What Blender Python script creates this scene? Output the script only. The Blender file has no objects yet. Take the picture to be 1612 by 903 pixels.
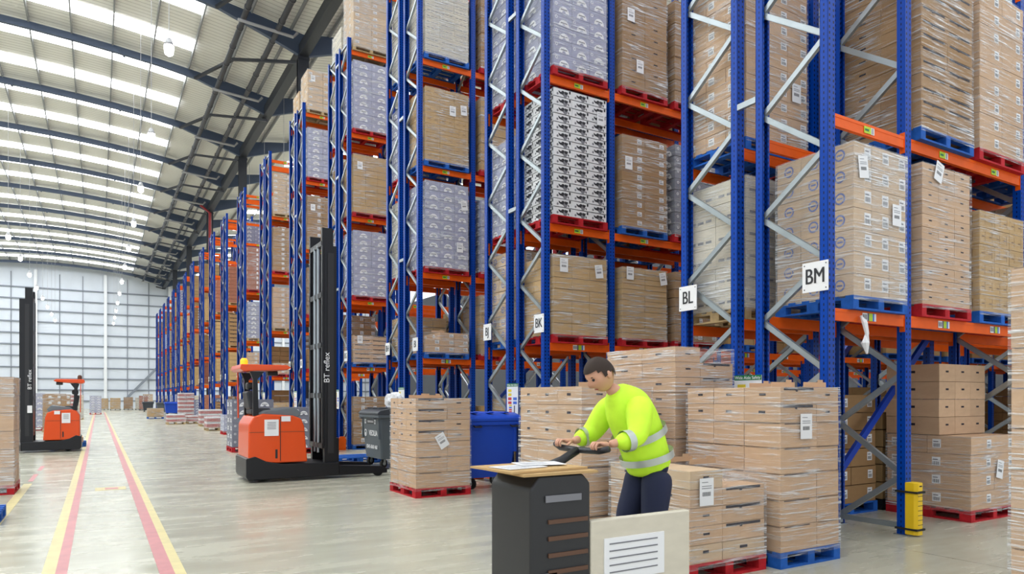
import bpy, math, random
from mathutils import Vector, Matrix
R=math.radians
SC=bpy.context.scene
COL=SC.collection
random.seed(7)

# ---------------------------------------------------------------- materials
MATS={}
def _nt(name):
    m=bpy.data.materials.new(name); m.use_nodes=True
    nt=m.node_tree; b=nt.nodes['Principled BSDF']
    return m,nt,b
def srgb(r,g,b):
    f=lambda c:(c/255/12.92) if c<=10 else ((c/255+.055)/1.055)**2.4
    return (f(r),f(g),f(b),1)
def mat(name,rgb,rough=.5,metal=0,noise=0,scale=8,emit=0,stretch=(1,1,1),bump=0,rnd=0,coat=0):
    if name in MATS: return MATS[name]
    m,nt,b=_nt(name); c=srgb(*rgb)
    b.inputs['Base Color'].default_value=c
    b.inputs['Roughness'].default_value=rough; b.inputs['Metallic'].default_value=metal
    if coat: b.inputs['Coat Weight'].default_value=coat; b.inputs['Coat Roughness'].default_value=.12
    L=nt.links.new
    src=None
    if noise or bump:
        tc=nt.nodes.new('ShaderNodeTexCoord'); mp=nt.nodes.new('ShaderNodeMapping')
        mp.inputs['Scale'].default_value=stretch
        nz=nt.nodes.new('ShaderNodeTexNoise'); nz.inputs['Scale'].default_value=scale; nz.inputs['Detail'].default_value=4
        L(tc.outputs['Object'],mp.inputs[0]); L(mp.outputs[0],nz.inputs['Vector'])
        if noise:
            mr=nt.nodes.new('ShaderNodeMapRange'); mr.inputs[1].default_value=.3; mr.inputs[2].default_value=.7
            mr.inputs[3].default_value=1-noise; mr.inputs[4].default_value=1+noise
            L(nz.outputs[0],mr.inputs[0]); src=mr.outputs[0]
        if bump:
            bp=nt.nodes.new('ShaderNodeBump'); bp.inputs['Strength'].default_value=bump; bp.inputs['Distance'].default_value=.01
            L(nz.outputs[0],bp.inputs['Height']); L(bp.outputs[0],b.inputs['Normal'])
    if rnd:
        oi=nt.nodes.new('ShaderNodeObjectInfo'); mr=nt.nodes.new('ShaderNodeMapRange')
        mr.inputs[3].default_value=1-rnd; mr.inputs[4].default_value=1+rnd
        L(oi.outputs['Random'],mr.inputs[0])
        if src:
            mu=nt.nodes.new('ShaderNodeMath'); mu.operation='MULTIPLY'; L(src,mu.inputs[0]); L(mr.outputs[0],mu.inputs[1]); src=mu.outputs[0]
        else: src=mr.outputs[0]
    if src:
        vm=nt.nodes.new('ShaderNodeVectorMath'); vm.operation='SCALE'; vm.inputs[0].default_value=c[:3]
        L(src,vm.inputs['Scale']); L(vm.outputs[0],b.inputs['Base Color'])
    if emit:
        b.inputs['Emission Color'].default_value=c; b.inputs['Emission Strength'].default_value=emit
    MATS[name]=m
    return m
BR=dict(rough=.75,noise=.05,scale=6,stretch=(1,1,3),rnd=.06)
M_card=mat('cardboard',(198,165,134),**BR)
M_cardp=mat('cardboard_pale',(200,174,144),**BR)
M_cardd=mat('cardboard_dark',(160,126,88),**BR)
M_cardt=mat('cardboard_tan',(186,154,108),**BR)
M_cardw=mat('cardboard_cream',(205,197,180),**BR)
M_grey=mat('printed_grey',(158,160,184),rough=.55,noise=.06,scale=5,rnd=.05)
M_greyd=mat('printed_grey_dark',(120,122,136),rough=.55,noise=.06,scale=5,rnd=.05)
M_white=mat('white_card',(222,222,224),rough=.5,rnd=.03)
M_pink=mat('pink_red_card',(176,104,100),rough=.55,noise=.15,scale=9)
M_redc=mat('red_card',(158,98,74),rough=.6,noise=.1,rnd=.1)
M_paper=mat('label_paper',(232,232,234),rough=.5)
M_ink=mat('ink_black',(34,34,40),rough=.6)
M_inkg=mat('ink_grey',(120,120,126),rough=.6)
M_inkb=mat('ink_blue',(88,108,172),rough=.6)
M_inkbr=mat('ink_brown',(128,98,70),rough=.6)
M_dark=mat('slot_dark',(34,28,40),rough=.8)
M_seam=mat('carton_seam',(96,74,54),rough=.8)
M_blue_p=mat('pallet_blue',(36,92,176),rough=.6,noise=.18,scale=14,rnd=.08)
M_red_p=mat('pallet_red',(176,34,42),rough=.6,noise=.18,scale=14,rnd=.08)
M_wood_p=mat('pallet_wood',(176,150,108),rough=.75,noise=.15,scale=20,rnd=.08)
M_orange=mat('beam_orange',(232,94,14),rough=.42,noise=.05,rnd=.04)
M_truck=mat('truck_orange',(222,80,30),rough=.35,coat=.3)
M_galv=mat('galvanised',(160,168,172),rough=.32,metal=.65,noise=.08,scale=3,rnd=.05)
M_blue=mat('blue_enamel',(10,62,170),rough=.3,coat=.3)
M_black=mat('black_plastic',(34,34,37),rough=.45)
M_blackm=mat('black_steel',(26,27,31),rough=.4,metal=.3)
M_rubber=mat('rubber',(24,24,24),rough=.8)
M_grib=mat('bin_grey',(84,92,98),rough=.5)
M_grid=mat('bin_grey_dark',(58,62,68),rough=.5)
M_bbin=mat('bin_blue',(38,78,188),rough=.42)
M_yel=mat('protector_yellow',(238,196,24),rough=.45)
M_green=mat('sign_green',(20,112,66),rough=.5)
M_sred=mat('sign_red',(206,52,60),rough=.5)
M_sblu=mat('sign_blue',(58,104,200),rough=.5)
M_syel=mat('sign_yellow',(232,204,60),rough=.5)
M_tagy=mat('tag_yellow_green',(178,206,40),rough=.5)
M_steel=mat('steel_dark',(42,45,52),rough=.5)
M_steelb=mat('rafter_blue_grey',(66,80,104),rough=.5)
M_pipe=mat('pipe_dark',(58,58,64),rough=.45)
M_pipel=mat('pipe_pale',(170,170,172),rough=.4)
M_redpipe=mat('pipe_red',(150,40,44),rough=.45)
M_purlin=mat('purlin_galv',(146,148,150),rough=.5,metal=.2)
M_floory=mat('line_yellow',(206,192,138),rough=.45,noise=.12,scale=5)
M_floorr=mat('line_red',(190,124,126),rough=.45,noise=.12,scale=5)
M_wallw=mat('cladding_white',(214,220,228),rough=.6,noise=.03,scale=.6)
M_railw=mat('rail_grey',(130,136,146),rough=.6)
M_postw=mat('post_white',(236,238,240),rough=.5)
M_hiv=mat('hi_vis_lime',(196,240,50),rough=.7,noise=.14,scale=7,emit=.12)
M_band=mat('reflective_band',(190,196,190),rough=.3,metal=.3)
M_navy=mat('navy_cloth',(28,34,62),rough=.85)
M_skin=mat('skin',(206,154,128),rough=.55)
M_hair=mat('hair_brown',(48,34,26),rough=.8)
M_lampw=mat('lamp_white',(255,252,244),emit=25)
M_amber=mat('amber_beacon',(255,160,30),emit=2)
M_blkcol=mat('purple_film',(62,48,92),rough=.3)
M_seat=mat('seat_dark',(44,46,52),rough=.6)
M_tgrey=mat('truck_grey',(104,112,118),rough=.5)
M_tcrate=mat('crate_brown',(92,64,48),rough=.7)

for m_ in (M_orange,M_truck,M_blue,M_bbin): m_.node_tree.nodes['Principled BSDF'].inputs['Specular IOR Level'].default_value=.22
for m_ in (M_red_p,M_blue_p,M_card,M_cardt,M_cardd,M_cardp): m_.node_tree.nodes['Principled BSDF'].inputs['Specular IOR Level'].default_value=.15
def upright_mat():
    m,nt,b=_nt('upright_blue'); L=nt.links.new
    b.inputs['Roughness'].default_value=.33; b.inputs['Specular IOR Level'].default_value=.18; b.inputs['Coat Weight'].default_value=.03; b.inputs['Coat Roughness'].default_value=.15
    tc=nt.nodes.new('ShaderNodeTexCoord'); s=nt.nodes.new('ShaderNodeSeparateXYZ'); L(tc.outputs['Object'],s.inputs[0])
    sn=nt.nodes.new('ShaderNodeSeparateXYZ'); L(tc.outputs['Normal'],sn.inputs[0])
    def mth(op,a,bb=None,c=None):
        n=nt.nodes.new('ShaderNodeMath'); n.operation=op
        for i,x in enumerate((a,bb,c)):
            if x is None: continue
            if isinstance(x,(int,float)): n.inputs[i].default_value=x
            else: L(x,n.inputs[i])
        return n.outputs[0]
    ax=mth('ABSOLUTE',s.outputs[0]); ay=mth('ABSOLUTE',s.outputs[1])
    zf=mth('ABSOLUTE',mth('SUBTRACT',mth('FRACT',mth('MULTIPLY',s.outputs[2],16.0)),.5))
    zh=mth('LESS_THAN',zf,.23)
    hx=mth('LESS_THAN',mth('ABSOLUTE',mth('SUBTRACT',ax,.033)),.0105)
    hy=mth('LESS_THAN',mth('ABSOLUTE',mth('SUBTRACT',s.outputs[1],0.0)),.006)
    ny=mth('GREATER_THAN',mth('ABSOLUTE',sn.outputs[1]),.5)
    nx=mth('GREATER_THAN',mth('ABSOLUTE',sn.outputs[0]),.5)
    k=mth('MULTIPLY',zh,mth('ADD',mth('MULTIPLY',hx,ny),mth('MULTIPLY',hy,nx)))
    mx=nt.nodes.new('ShaderNodeMix'); mx.data_type='RGBA'
    mx.inputs[6].default_value=srgb(0,62,160); mx.inputs[7].default_value=srgb(8,12,28)
    L(k,mx.inputs[0]); L(mx.outputs[2],b.inputs['Base Color'])
    return m
M_up=upright_mat()

def wrap_mat(name,veil,hi,ang):
    m=bpy.data.materials.new(name); m.use_nodes=True; nt=m.node_tree; nt.nodes.clear(); L=nt.links.new
    out=nt.nodes.new('ShaderNodeOutputMaterial'); tr=nt.nodes.new('ShaderNodeBsdfTransparent')
    pb=nt.nodes.new('ShaderNodeBsdfPrincipled'); pb.inputs['Base Color'].default_value=(.8,.82,.85,1)
    pb.inputs['Roughness'].default_value=.22; pb.inputs['Specular IOR Level'].default_value=1
    tc=nt.nodes.new('ShaderNodeTexCoord'); mp=nt.nodes.new('ShaderNodeMapping')
    mp.inputs['Rotation'].default_value=(ang,ang,0); mp.inputs['Scale'].default_value=(1.1,1.1,26)
    oi=nt.nodes.new('ShaderNodeObjectInfo'); va=nt.nodes.new('ShaderNodeVectorMath')
    cx=nt.nodes.new('ShaderNodeMath'); cx.operation='MULTIPLY'; cx.inputs[1].default_value=50; L(oi.outputs['Random'],cx.inputs[0])
    L(tc.outputs['Object'],mp.inputs[0]); L(mp.outputs[0],va.inputs[0]); L(cx.outputs[0],va.inputs[1])
    nz=nt.nodes.new('ShaderNodeTexNoise'); nz.inputs['Scale'].default_value=2.2; nz.inputs['Detail'].default_value=3; nz.inputs['Distortion'].default_value=.5
    L(va.outputs[0],nz.inputs['Vector'])
    n2=nt.nodes.new('ShaderNodeTexNoise'); n2.inputs['Scale'].default_value=1.6; L(tc.outputs['Object'],n2.inputs['Vector'])
    mr=nt.nodes.new('ShaderNodeMapRange'); mr.inputs[1].default_value=.5; mr.inputs[2].default_value=.76; mr.inputs[3].default_value=veil; mr.inputs[4].default_value=hi  # denser white streaks in the film also stand in for glossy highlights
    L(nz.outputs[0],mr.inputs[0])
    m2=nt.nodes.new('ShaderNodeMapRange'); m2.inputs[1].default_value=.35; m2.inputs[2].default_value=.65; m2.inputs[3].default_value=.45; m2.inputs[4].default_value=1.5
    L(n2.outputs[0],m2.inputs[0])
    mu=nt.nodes.new('ShaderNodeMath'); mu.operation='MULTIPLY'; mu.use_clamp=True; L(mr.outputs[0],mu.inputs[0]); L(m2.outputs[0],mu.inputs[1])
    bp=nt.nodes.new('ShaderNodeBump'); bp.inputs['Strength'].default_value=.9; bp.inputs['Distance'].default_value=.03
    L(nz.outputs[0],bp.inputs['Height']); L(bp.outputs[0],pb.inputs['Normal'])
    mx=nt.nodes.new('ShaderNodeMixShader'); L(mu.outputs[0],mx.inputs[0]); L(tr.outputs[0],mx.inputs[1]); L(pb.outputs[0],mx.inputs[2])
    L(mx.outputs[0],out.inputs['Surface'])
    return m
M_wrap=wrap_mat('stretch_film',.07,.85,.12)
M_wrap2=wrap_mat('stretch_film_cloudy',.16,.9,.3)

# ---------------------------------------------------------------- mesh helpers
class MB:
    def __init__(s): s.v=[];s.f=[];s.mi=[];s.mats=[]
    def m(s,mt):
        if mt not in s.mats: s.mats.append(mt)
        return s.mats.index(mt)
    def add(s,vs,fs,mt):
        o=len(s.v); s.v+= [tuple(v) for v in vs]; k=s.m(mt)
        for f in fs: s.f.append([i+o for i in f]); s.mi.append(k)
    def box(s,x0,x1,y0,y1,z0,z1,mt,top=None):
        t=top or (0,0)
        vs=[(x0,y0,z0),(x1,y0,z0),(x1,y1,z0),(x0,y1,z0),(x0+t[0],y0+t[1],z1),(x1-t[0],y0+t[1],z1),(x1-t[0],y1-t[1],z1),(x0+t[0],y1-t[1],z1)]
        s.add(vs,[(0,3,2,1),(4,5,6,7),(0,1,5,4),(1,2,6,5),(2,3,7,6),(3,0,4,7)],mt)
    def prism(s,poly,a,b,mt,axis='y'):
        """polygon given in the two other axes, extruded along axis from a to b"""
        n=len(poly)
        def P(p,t): return {'x':(t,p[0],p[1]),'y':(p[0],t,p[1]),'z':(p[0],p[1],t)}[axis]
        vs=[P(p,a) for p in poly]+[P(p,b) for p in poly]
        s.add(vs,[tuple(range(n-1,-1,-1)),tuple(range(n,2*n))]+[(i,(i+1)%n,n+(i+1)%n,n+i) for i in range(n)],mt)
    def bar(s,p,q,w,h,mt,up=(0,0,1)):
        p=Vector(p);q=Vector(q);d=(q-p).normalized();u=Vector(up)
        x=d.cross(u)
        if x.length<1e-4: x=d.cross(Vector((1,0,0)))
        x.normalize();y=x.cross(d).normalized()
        vs=[]
        for c in (p,q):
            for i,j in ((-1,-1),(1,-1),(1,1),(-1,1)): vs.append(c+x*i*w/2+y*j*h/2)
        s.add(vs,[(3,2,1,0),(4,5,6,7),(0,1,5,4),(1,2,6,5),(2,3,7,6),(3,0,4,7)],mt)
    def tube(s,pts,r,mt,n=10):
        pts=[Vector(p) for p in pts]; vs=[];fs=[]
        for i,p in enumerate(pts):
            d=(pts[min(i+1,len(pts)-1)]-pts[max(i-1,0)]).normalized()
            a=d.cross(Vector((0,0,1)))
            if a.length<1e-3: a=d.cross(Vector((1,0,0)))
            a.normalize();b=a.cross(d)
            rr=r[i] if isinstance(r,(list,tuple)) else r
            for k in range(n): t=2*math.pi*k/n; vs.append(p+(a*math.cos(t)+b*math.sin(t))*rr)
        for i in range(len(pts)-1):
            for k in range(n): fs.append((i*n+k,i*n+(k+1)%n,(i+1)*n+(k+1)%n,(i+1)*n+k))
        fs.append(tuple(range(n-1,-1,-1))); fs.append(tuple(range((len(pts)-1)*n,len(pts)*n)))
        s.add(vs,fs,mt)
    def disc(s,c,r,axis,mt,a0=0,a1=360,n=14,th=.001):
        poly=[(c[0]+r*math.cos(R(a0+(a1-a0)*i/n)),c[1]+r*math.sin(R(a0+(a1-a0)*i/n))) for i in range(n+(0 if a1-a0==360 else 1))]
        s.prism(poly,c[2],c[2]+th,mt,axis)
    def mesh(s,name,smooth=False):
        me=bpy.data.meshes.new(name); me.from_pydata(s.v,[],s.f)
        for m_ in s.mats: me.materials.append(m_)
        me.polygons.foreach_set('material_index',s.mi)
        if smooth:
            me.polygons.foreach_set('use_smooth',[True]*len(me.polygons))
        me.update(); return me
    def build(s,name,parent=None,loc=None,smooth=False,bevel=0):
        o=obj(name,s.mesh(name,smooth),parent,loc)
        if bevel:
            b=o.modifiers.new('b','BEVEL'); b.width=bevel; b.segments=3; b.limit_method='ANGLE'
            o.data.polygons.foreach_set('use_smooth',[True]*len(o.data.polygons))
            o.data.shade_smooth() if hasattr(o.data,'shade_smooth') else None
            w=o.modifiers.new('w','WEIGHTED_NORMAL')
        return o
def obj(name,me,parent=None,loc=None,rot=0):
    o=bpy.data.objects.new(name,me); COL.objects.link(o)
    if parent: o.parent=parent
    if loc is not None: o.location=loc
    if rot: o.rotation_euler[2]=rot
    return o
def tag(o,label,cat,group=None,kind=None):
    o['label']=label; o['category']=cat
    if group: o['group']=group
    if kind: o['kind']=kind
    return o
def thing(name,loc,label,cat,group=None,rot=0):
    return tag(obj(name,None,None,loc,rot),label,cat,group)
def struct(o,label=None):
    o['kind']='structure'
    return o
_tc={}
def text_mesh(txt,size,mt,bold=.0,sx=1):
    k=(txt,size,mt.name,bold,sx)
    if k in _tc: return _tc[k]
    c=bpy.data.curves.new('lettering','FONT'); c.body=txt; c.size=size; c.align_x='CENTER'; c.align_y='CENTER'; c.extrude=.0008; c.offset=bold
    t=bpy.data.objects.new('tmp',c); COL.objects.link(t); bpy.context.view_layer.update()
    me=bpy.data.meshes.new_from_object(t.evaluated_get(bpy.context.evaluated_depsgraph_get()))
    bpy.data.objects.remove(t)
    me.materials.clear(); me.materials.append(mt)
    if sx!=1:
        for v in me.vertices: v.co.x*=sx
    _tc[k]=me; return me
def text(txt,size,mt,parent,loc,face='-y',bold=0,sx=1,extra=0,name='lettering'):
    o=obj(name,text_mesh(txt,size,mt,bold,sx),parent,loc)
    rz={'-y':0,'-x':-90,'+x':90,'+y':180}[face]
    o.rotation_euler=(Matrix.Rotation(R(rz),3,'Z')@Matrix.Rotation(R(90),3,'X')@Matrix.Rotation(R(extra),3,'Z')).to_euler()
    return o

# ---------------------------------------------------------------- camera
cd=bpy.data.cameras.new('camera'); cam=bpy.data.objects.new('camera',cd); COL.objects.link(cam)
cd.sensor_width=36; cd.lens=1090/1612*36; cd.shift_y=(626-451.5)/1612; cd.clip_end=400
cam.location=(0,0,1.6); cam.rotation_euler=(R(90),0,-R(30.85)); SC.camera=cam

# ---------------------------------------------------------------- setting: floor, roof, walls
def floor_mat():
    m,nt,b=_nt('polished_concrete'); L=nt.links.new
    tc=nt.nodes.new('ShaderNodeTexCoord')
    n1=nt.nodes.new('ShaderNodeTexNoise'); n1.inputs['Scale'].default_value=.5; n1.inputs['Detail'].default_value=8; n1.inputs['Roughness'].default_value=.65
    mp=nt.nodes.new('ShaderNodeMapping'); mp.inputs['Rotation'].default_value=(0,0,.3); mp.inputs['Scale'].default_value=(.35,1.6,1)
    n2=nt.nodes.new('ShaderNodeTexNoise'); n2.inputs['Scale'].default_value=2.2; n2.inputs['Detail'].default_value=7
    L(tc.outputs['Object'],n1.inputs[0]); L(tc.outputs['Object'],mp.inputs[0]); L(mp.outputs[0],n2.inputs[0])
    ad=nt.nodes.new('ShaderNodeMath'); ad.operation='ADD'; L(n1.outputs[0],ad.inputs[0]); L(n2.outputs[0],ad.inputs[1])
    cr=nt.nodes.new('ShaderNodeValToRGB'); e=cr.color_ramp.elements
    e[0].position=.3; e[0].color=srgb(168,165,147); e[1].position=.66; e[1].color=srgb(192,190,172)
    hf=nt.nodes.new('ShaderNodeMath'); hf.operation='MULTIPLY'; hf.inputs[1].default_value=.5; L(ad.outputs[0],hf.inputs[0]); L(hf.outputs[0],cr.inputs[0])
    s=nt.nodes.new('ShaderNodeSeparateXYZ'); L(tc.outputs['Object'],s.inputs[0])
    def joint(o,off,per):
        a=nt.nodes.new('ShaderNodeMath'); a.operation='SUBTRACT'; L(o,a.inputs[0]); a.inputs[1].default_value=off
        d=nt.nodes.new('ShaderNodeMath'); d.operation='PINGPONG'; L(a.outputs[0],d.inputs[0]); d.inputs[1].default_value=per/2
        l=nt.nodes.new('ShaderNodeMath'); l.operation='LESS_THAN'; L(d.outputs[0],l.inputs[0]); l.inputs[1].default_value=.008
        return l.outputs[0]
    j1=joint(s.outputs[0],7.32,24.8); j2=joint(s.outputs[1],2.9,8.35)
    mxm=nt.nodes.new('ShaderNodeMath'); mxm.operation='MAXIMUM'; L(j1,mxm.inputs[0]); L(j2,mxm.inputs[1])
    ml=nt.nodes.new('ShaderNodeMath'); ml.operation='MULTIPLY'; ml.inputs[1].default_value=.7; L(mxm.outputs[0],ml.inputs[0])
    mx=nt.nodes.new('ShaderNodeMix'); mx.data_type='RGBA'; mx.inputs[7].default_value=srgb(70,66,58)
    L(ml.outputs[0],mx.inputs[0]); L(cr.outputs[0],mx.inputs[6]); L(mx.outputs[2],b.inputs['Base Color'])
    mr=nt.nodes.new('ShaderNodeMapRange'); mr.inputs[1].default_value=.3; mr.inputs[2].default_value=.7; mr.inputs[3].default_value=.16; mr.inputs[4].default_value=.34
    L(n2.outputs[0],mr.inputs[0]); L(mr.outputs[0],b.inputs['Roughness'])
    b.inputs['Specular IOR Level'].default_value=.5
    return m
mb=MB(); mb.box(-40,45,-14,122,-.2,0,floor_mat()); struct(mb.build('floor'))
lines=[(-.446,-.339,1,86,M_floory),(-.339,-.245,1,86,M_floorr),(.478,.60,1,90,M_floorr),(.60,.69,1,90,M_floory),
       (-1.19,-1.06,8,15.7,M_floory),(-1.16,-1.08,16.1,17.6,M_floorr),(-1.16,-1.08,18.4,19.6,M_floorr),(-.05,.42,13.9,14.35,M_floory),(.1,.3,14.0,14.25,M_floorr)]
for i,(a,b_,c,d,mt) in enumerate(lines):
    mb=MB(); z=.002+.001*(i%2 if i<8 else 1); mb.box(a,b_,c,d,.0,.003+(.002 if i==8 else 0),mt)
    struct(mb.build('trim_%d'%(i+1)))

XV=8.7
def under(x):
    if x<=XV: return 20.55-.0062*(x+6)**2
    return 20.55-.0062*(2*XV-x+6)**2 if x<=2*XV+6 else 20.55
Z0,Z1=-34.0,42.0
def corr():
    m,nt,b=_nt('roof_sheet_white'); L=nt.links.new; b.inputs['Roughness'].default_value=.55
    tc=nt.nodes.new('ShaderNodeTexCoord'); s=nt.nodes.new('ShaderNodeSeparateXYZ'); L(tc.outputs['Object'],s.inputs[0])
    a=nt.nodes.new('ShaderNodeMath'); a.operation='MULTIPLY'; a.inputs[1].default_value=3.0; L(s.outputs[1],a.inputs[0])
    f=nt.nodes.new('ShaderNodeMath'); f.operation='FRACT'; L(a.outputs[0],f.inputs[0])
    l=nt.nodes.new('ShaderNodeMath'); l.operation='LESS_THAN'; l.inputs[1].default_value=.16; L(f.outputs[0],l.inputs[0])
    mx=nt.nodes.new('ShaderNodeMix'); mx.data_type='RGBA'; mx.inputs[6].default_value=srgb(238,236,230); mx.inputs[7].default_value=srgb(196,193,187)
    L(l.outputs[0],mx.inputs[0]); L(mx.outputs[2],b.inputs['Base Color']); return m
M_roof=corr()
ROOF=.55
def roof_strip(x0,x1,y0,y1,dz,mt,nm,th=.04):
    mb=MB(); n=max(2,int((x1-x0)/1.87)); vs=[];fs=[]
    for i in range(n+1):
        x=x0+(x1-x0)*i/n; z=under(x)+ROOF+dz
        vs+=[(x,y0,z),(x,y1,z),(x,y0,z+th),(x,y1,z+th)]
    for i in range(n):
        a=i*4; b=a+4
        fs+=[(a,a+1,b+1,b),(a+2,b+2,b+3,a+3),(a,b,b+2,a+2),(a+1,a+3,b+3,b+1)]
    mb.add(vs,fs,mt); return mb.build(nm)
struct(roof_strip(Z0,Z1,-14,121,.05,M_roof,'ceiling'))
RAF=[34.8+8.35*k for k in range(-5,11)]
def strip_mat():
    m,nt,b=_nt('rooflight_translucent'); b.inputs['Base Color'].default_value=(.9,.93,.96,1)
    b.inputs['Emission Color'].default_value=(.93,.97,1,1); b.inputs['Emission Strength'].default_value=12
    return m
M_strip=strip_mat()
k=0
for ry in RAF:
    for off in (1.65,5.8):
        y=ry+off
        if y>119: continue
        for a,b_ in ((-26,4.4),(13.0,38)):
            k+=1; struct(roof_strip(a,b_,y-.62,y+.62,.0,M_strip,'window_%d'%k))
# purlins and rafters
n=0
x=4.4-1.87*12
while x<34:
    if abs(x-XV)>.4:
        z=under(x)+ROOF-.13
        mb=MB(); mb.box(x-.035,x+.035,-12,120,z-.12,z+.12,M_purlin); n+=1; struct(mb.build('ceiling_purlin'))
    x+=1.87
mb=MB()
for ry in RAF:
    mb=MB(); xs=[Z0+ (XV-Z0)*i/22 for i in range(23)]+[XV+(Z1-XV)*i/18 for i in range(1,19)]
    def bot(x):
        d=abs(x-XV); ext=0 if d>4.2 else (4.2-d)/4.2*.75
        return under(x)-ext if d>.01 else under(x)-.75
    top=[(x,under(x)+ROOF-.2) for x in xs]; bt=[(x,bot(x)) for x in xs]
    vs=[];fs=[]
    for (x,zt),(x2,zb) in zip(top,bt):
        vs+=[(x,ry-.11,zb),(x,ry+.11,zb),(x,ry-.11,zt),(x,ry+.11,zt)]
    for i in range(len(xs)-1):
        a=i*4;b=a+4
        fs+=[(a,a+1,b+1,b),(a+2,b+2,b+3,a+3),(a,b,b+2,a+2),(a+1,a+3,b+3,b+1)]
    mb.add(vs,fs,M_steelb if True else M_steel)
    for xx in (-12,-4.5,1.2): # splice plates
        mb.box(xx-.06,xx+.06,ry-.16,ry+.16,under(xx)-.05,under(xx)+.25,M_steelb)
    struct(mb.build('ceiling_rafter'))
    # knee bracing members either side of the valley
    mb=MB(); mb.bar((XV,ry+.2,18.3),(XV-2.6,ry+4.1,19.45),.14,.14,M_steel); mb.bar((XV-2.6,ry+4.1,19.45),(XV-4.0,ry+8.1,19.7),.14,.14,M_steel)
    struct(mb.build('ceiling_brace'))
    mb=MB(); mb.tube([(XV-3.2,ry-1.0,19.0),(XV-.7,ry-1.0,18.85),(XV-.5,ry-1.0,19.1)],.07,M_pipel)
    struct(mb.build('ceiling_drain_pipe'))
mb=MB(); mb.box(XV-.22,XV+.22,-12,120,18.45,19.0,M_steel); struct(mb.build('ceiling_valley_beam'))
for cy in (34.8,51.5,68.2,84.9,101.6):
    mb=MB(); w=.26; mb.box(XV-w,XV+w,cy-.17,cy-.14,0,18.5,M_steel); mb.box(XV-w,XV+w,cy+.14,cy+.17,0,18.5,M_steel); mb.box(XV-.02,XV+.02,cy-.15,cy+.15,0,18.5,M_steel)
    mb.box(XV-w-.03,XV+w+.03,cy-.2,cy+.2,18.3,18.45,M_steel)
    struct(mb.build('ceiling_column'))
mb=MB(); mb.tube([(XV-.1,67.3,0),(XV-.1,67.3,18.2),(XV-.9,67.3,18.8)],.12,M_redpipe)
tag(mb.build('sprinkler_riser',smooth=True),'dark red riser pipe running up beside the third roof column','pipe')
for xx,lb in ((5.8,'inner'),(7.3,'outer')):
    mb=MB(); zz=under(xx)-.42
    mb.tube([(xx,-10,zz),(xx,118,zz)],.13,M_pipe,12)
    for q in range(0,60): mb.tube([(xx,-6+q*2.05,zz),(xx,-5.88+q*2.05,zz)],.155,M_pipel if q%4==9 else M_pipe,12)
    tag(mb.build('roof_pipe',smooth=True),'dark pipe under the rafters, the one %s'%('further from the columns' if lb=='inner' else 'close to the columns'),'pipe')
# far wall
mb=MB(); mb.box(-40,45,120,120.3,0,21.5,M_wallw); struct(mb.build('wall_far'))
mb=MB(); mb.box(-34.3,-34,-14,120,0,16.5,M_wallw); struct(mb.build('wall_left'))
mb=MB(); mb.box(42,42.3,-14,120,0,16.5,mat('cladding_shaded',(74,76,82),rough=.8)); struct(mb.build('wall_right'))  # dark wall colour stands in for the shade deep behind the racks
n=20
for i in range(11):
    z=1.15+1.62*i
    mb=MB(); mb.box(-40,45,119.86,120,z-.09,z+.09,M_railw); struct(mb.build('trim_%d'%n)); n+=1
for i in range(-4,5):
    x=.9+i*8.6
    mb=MB(); mb.box(x-.2,x+.2,119.55,119.85,0,19.9,M_postw); struct(mb.build('trim_%d'%n)); n+=1
    for q in (2.87,5.73):
        mb=MB(); mb.box(x+q-.05,x+q+.05,119.9,119.96,0,19.5,M_railw); struct(mb.build('trim_%d'%n)); n+=1
mb=MB(); mb.bar((3.7,119.3,1.6),(9.5,119.3,8.2),.35,.35,M_railw); struct(mb.build('wall_brace'))
# roof lamps
def lamp(x,y,z,i,row):
    t=thing('high_bay_lamp',(x,y,z),'bright high-bay lamp, %s of the row hanging %s'%(ORD[i],row),'lamp','high-bay lamps hanging %s'%row)
    mb=MB(); mb.tube([(0,0,.12),(0,0,.2),(0,0,.34)],[.17,.12,.07],M_pipel,14); mb.build('housing',t,smooth=True)
    mb=MB(); mb.tube([(0,0,-.2),(0,0,-.14),(0,0,.0),(0,0,.12)],[.04,.12,.14,.14],M_lampw,14); mb.build('lens',t)
    mb=MB(); mb.tube([(0,0,.34),(0,0,under(x)+ROOF-z)],.012,M_pipel,5); mb.build('cable',t)
ORD=['first','second','third','fourth','fifth','sixth','seventh','eighth','ninth','tenth','eleventh','twelfth','thirteenth','fourteenth','fifteenth','sixteenth','seventeenth','eighteenth','nineteenth','twentieth']
for i in range(12): lamp(1.88,23.9+8.35*i,12.4,i,'over the walkway')
for i in range(8): lamp(-5.2,57.3+8.35*i,12.4,i,'furthest from the racks')

for q,(yy,nm_) in enumerate(((30.6,'BE'),(36.7,'BC'),(42.9,'BA'),(48.6,'AY'),(54.0,'AW'))):
    lamp(9.6,yy,14.2,q,'in the rack aisles')

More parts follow.
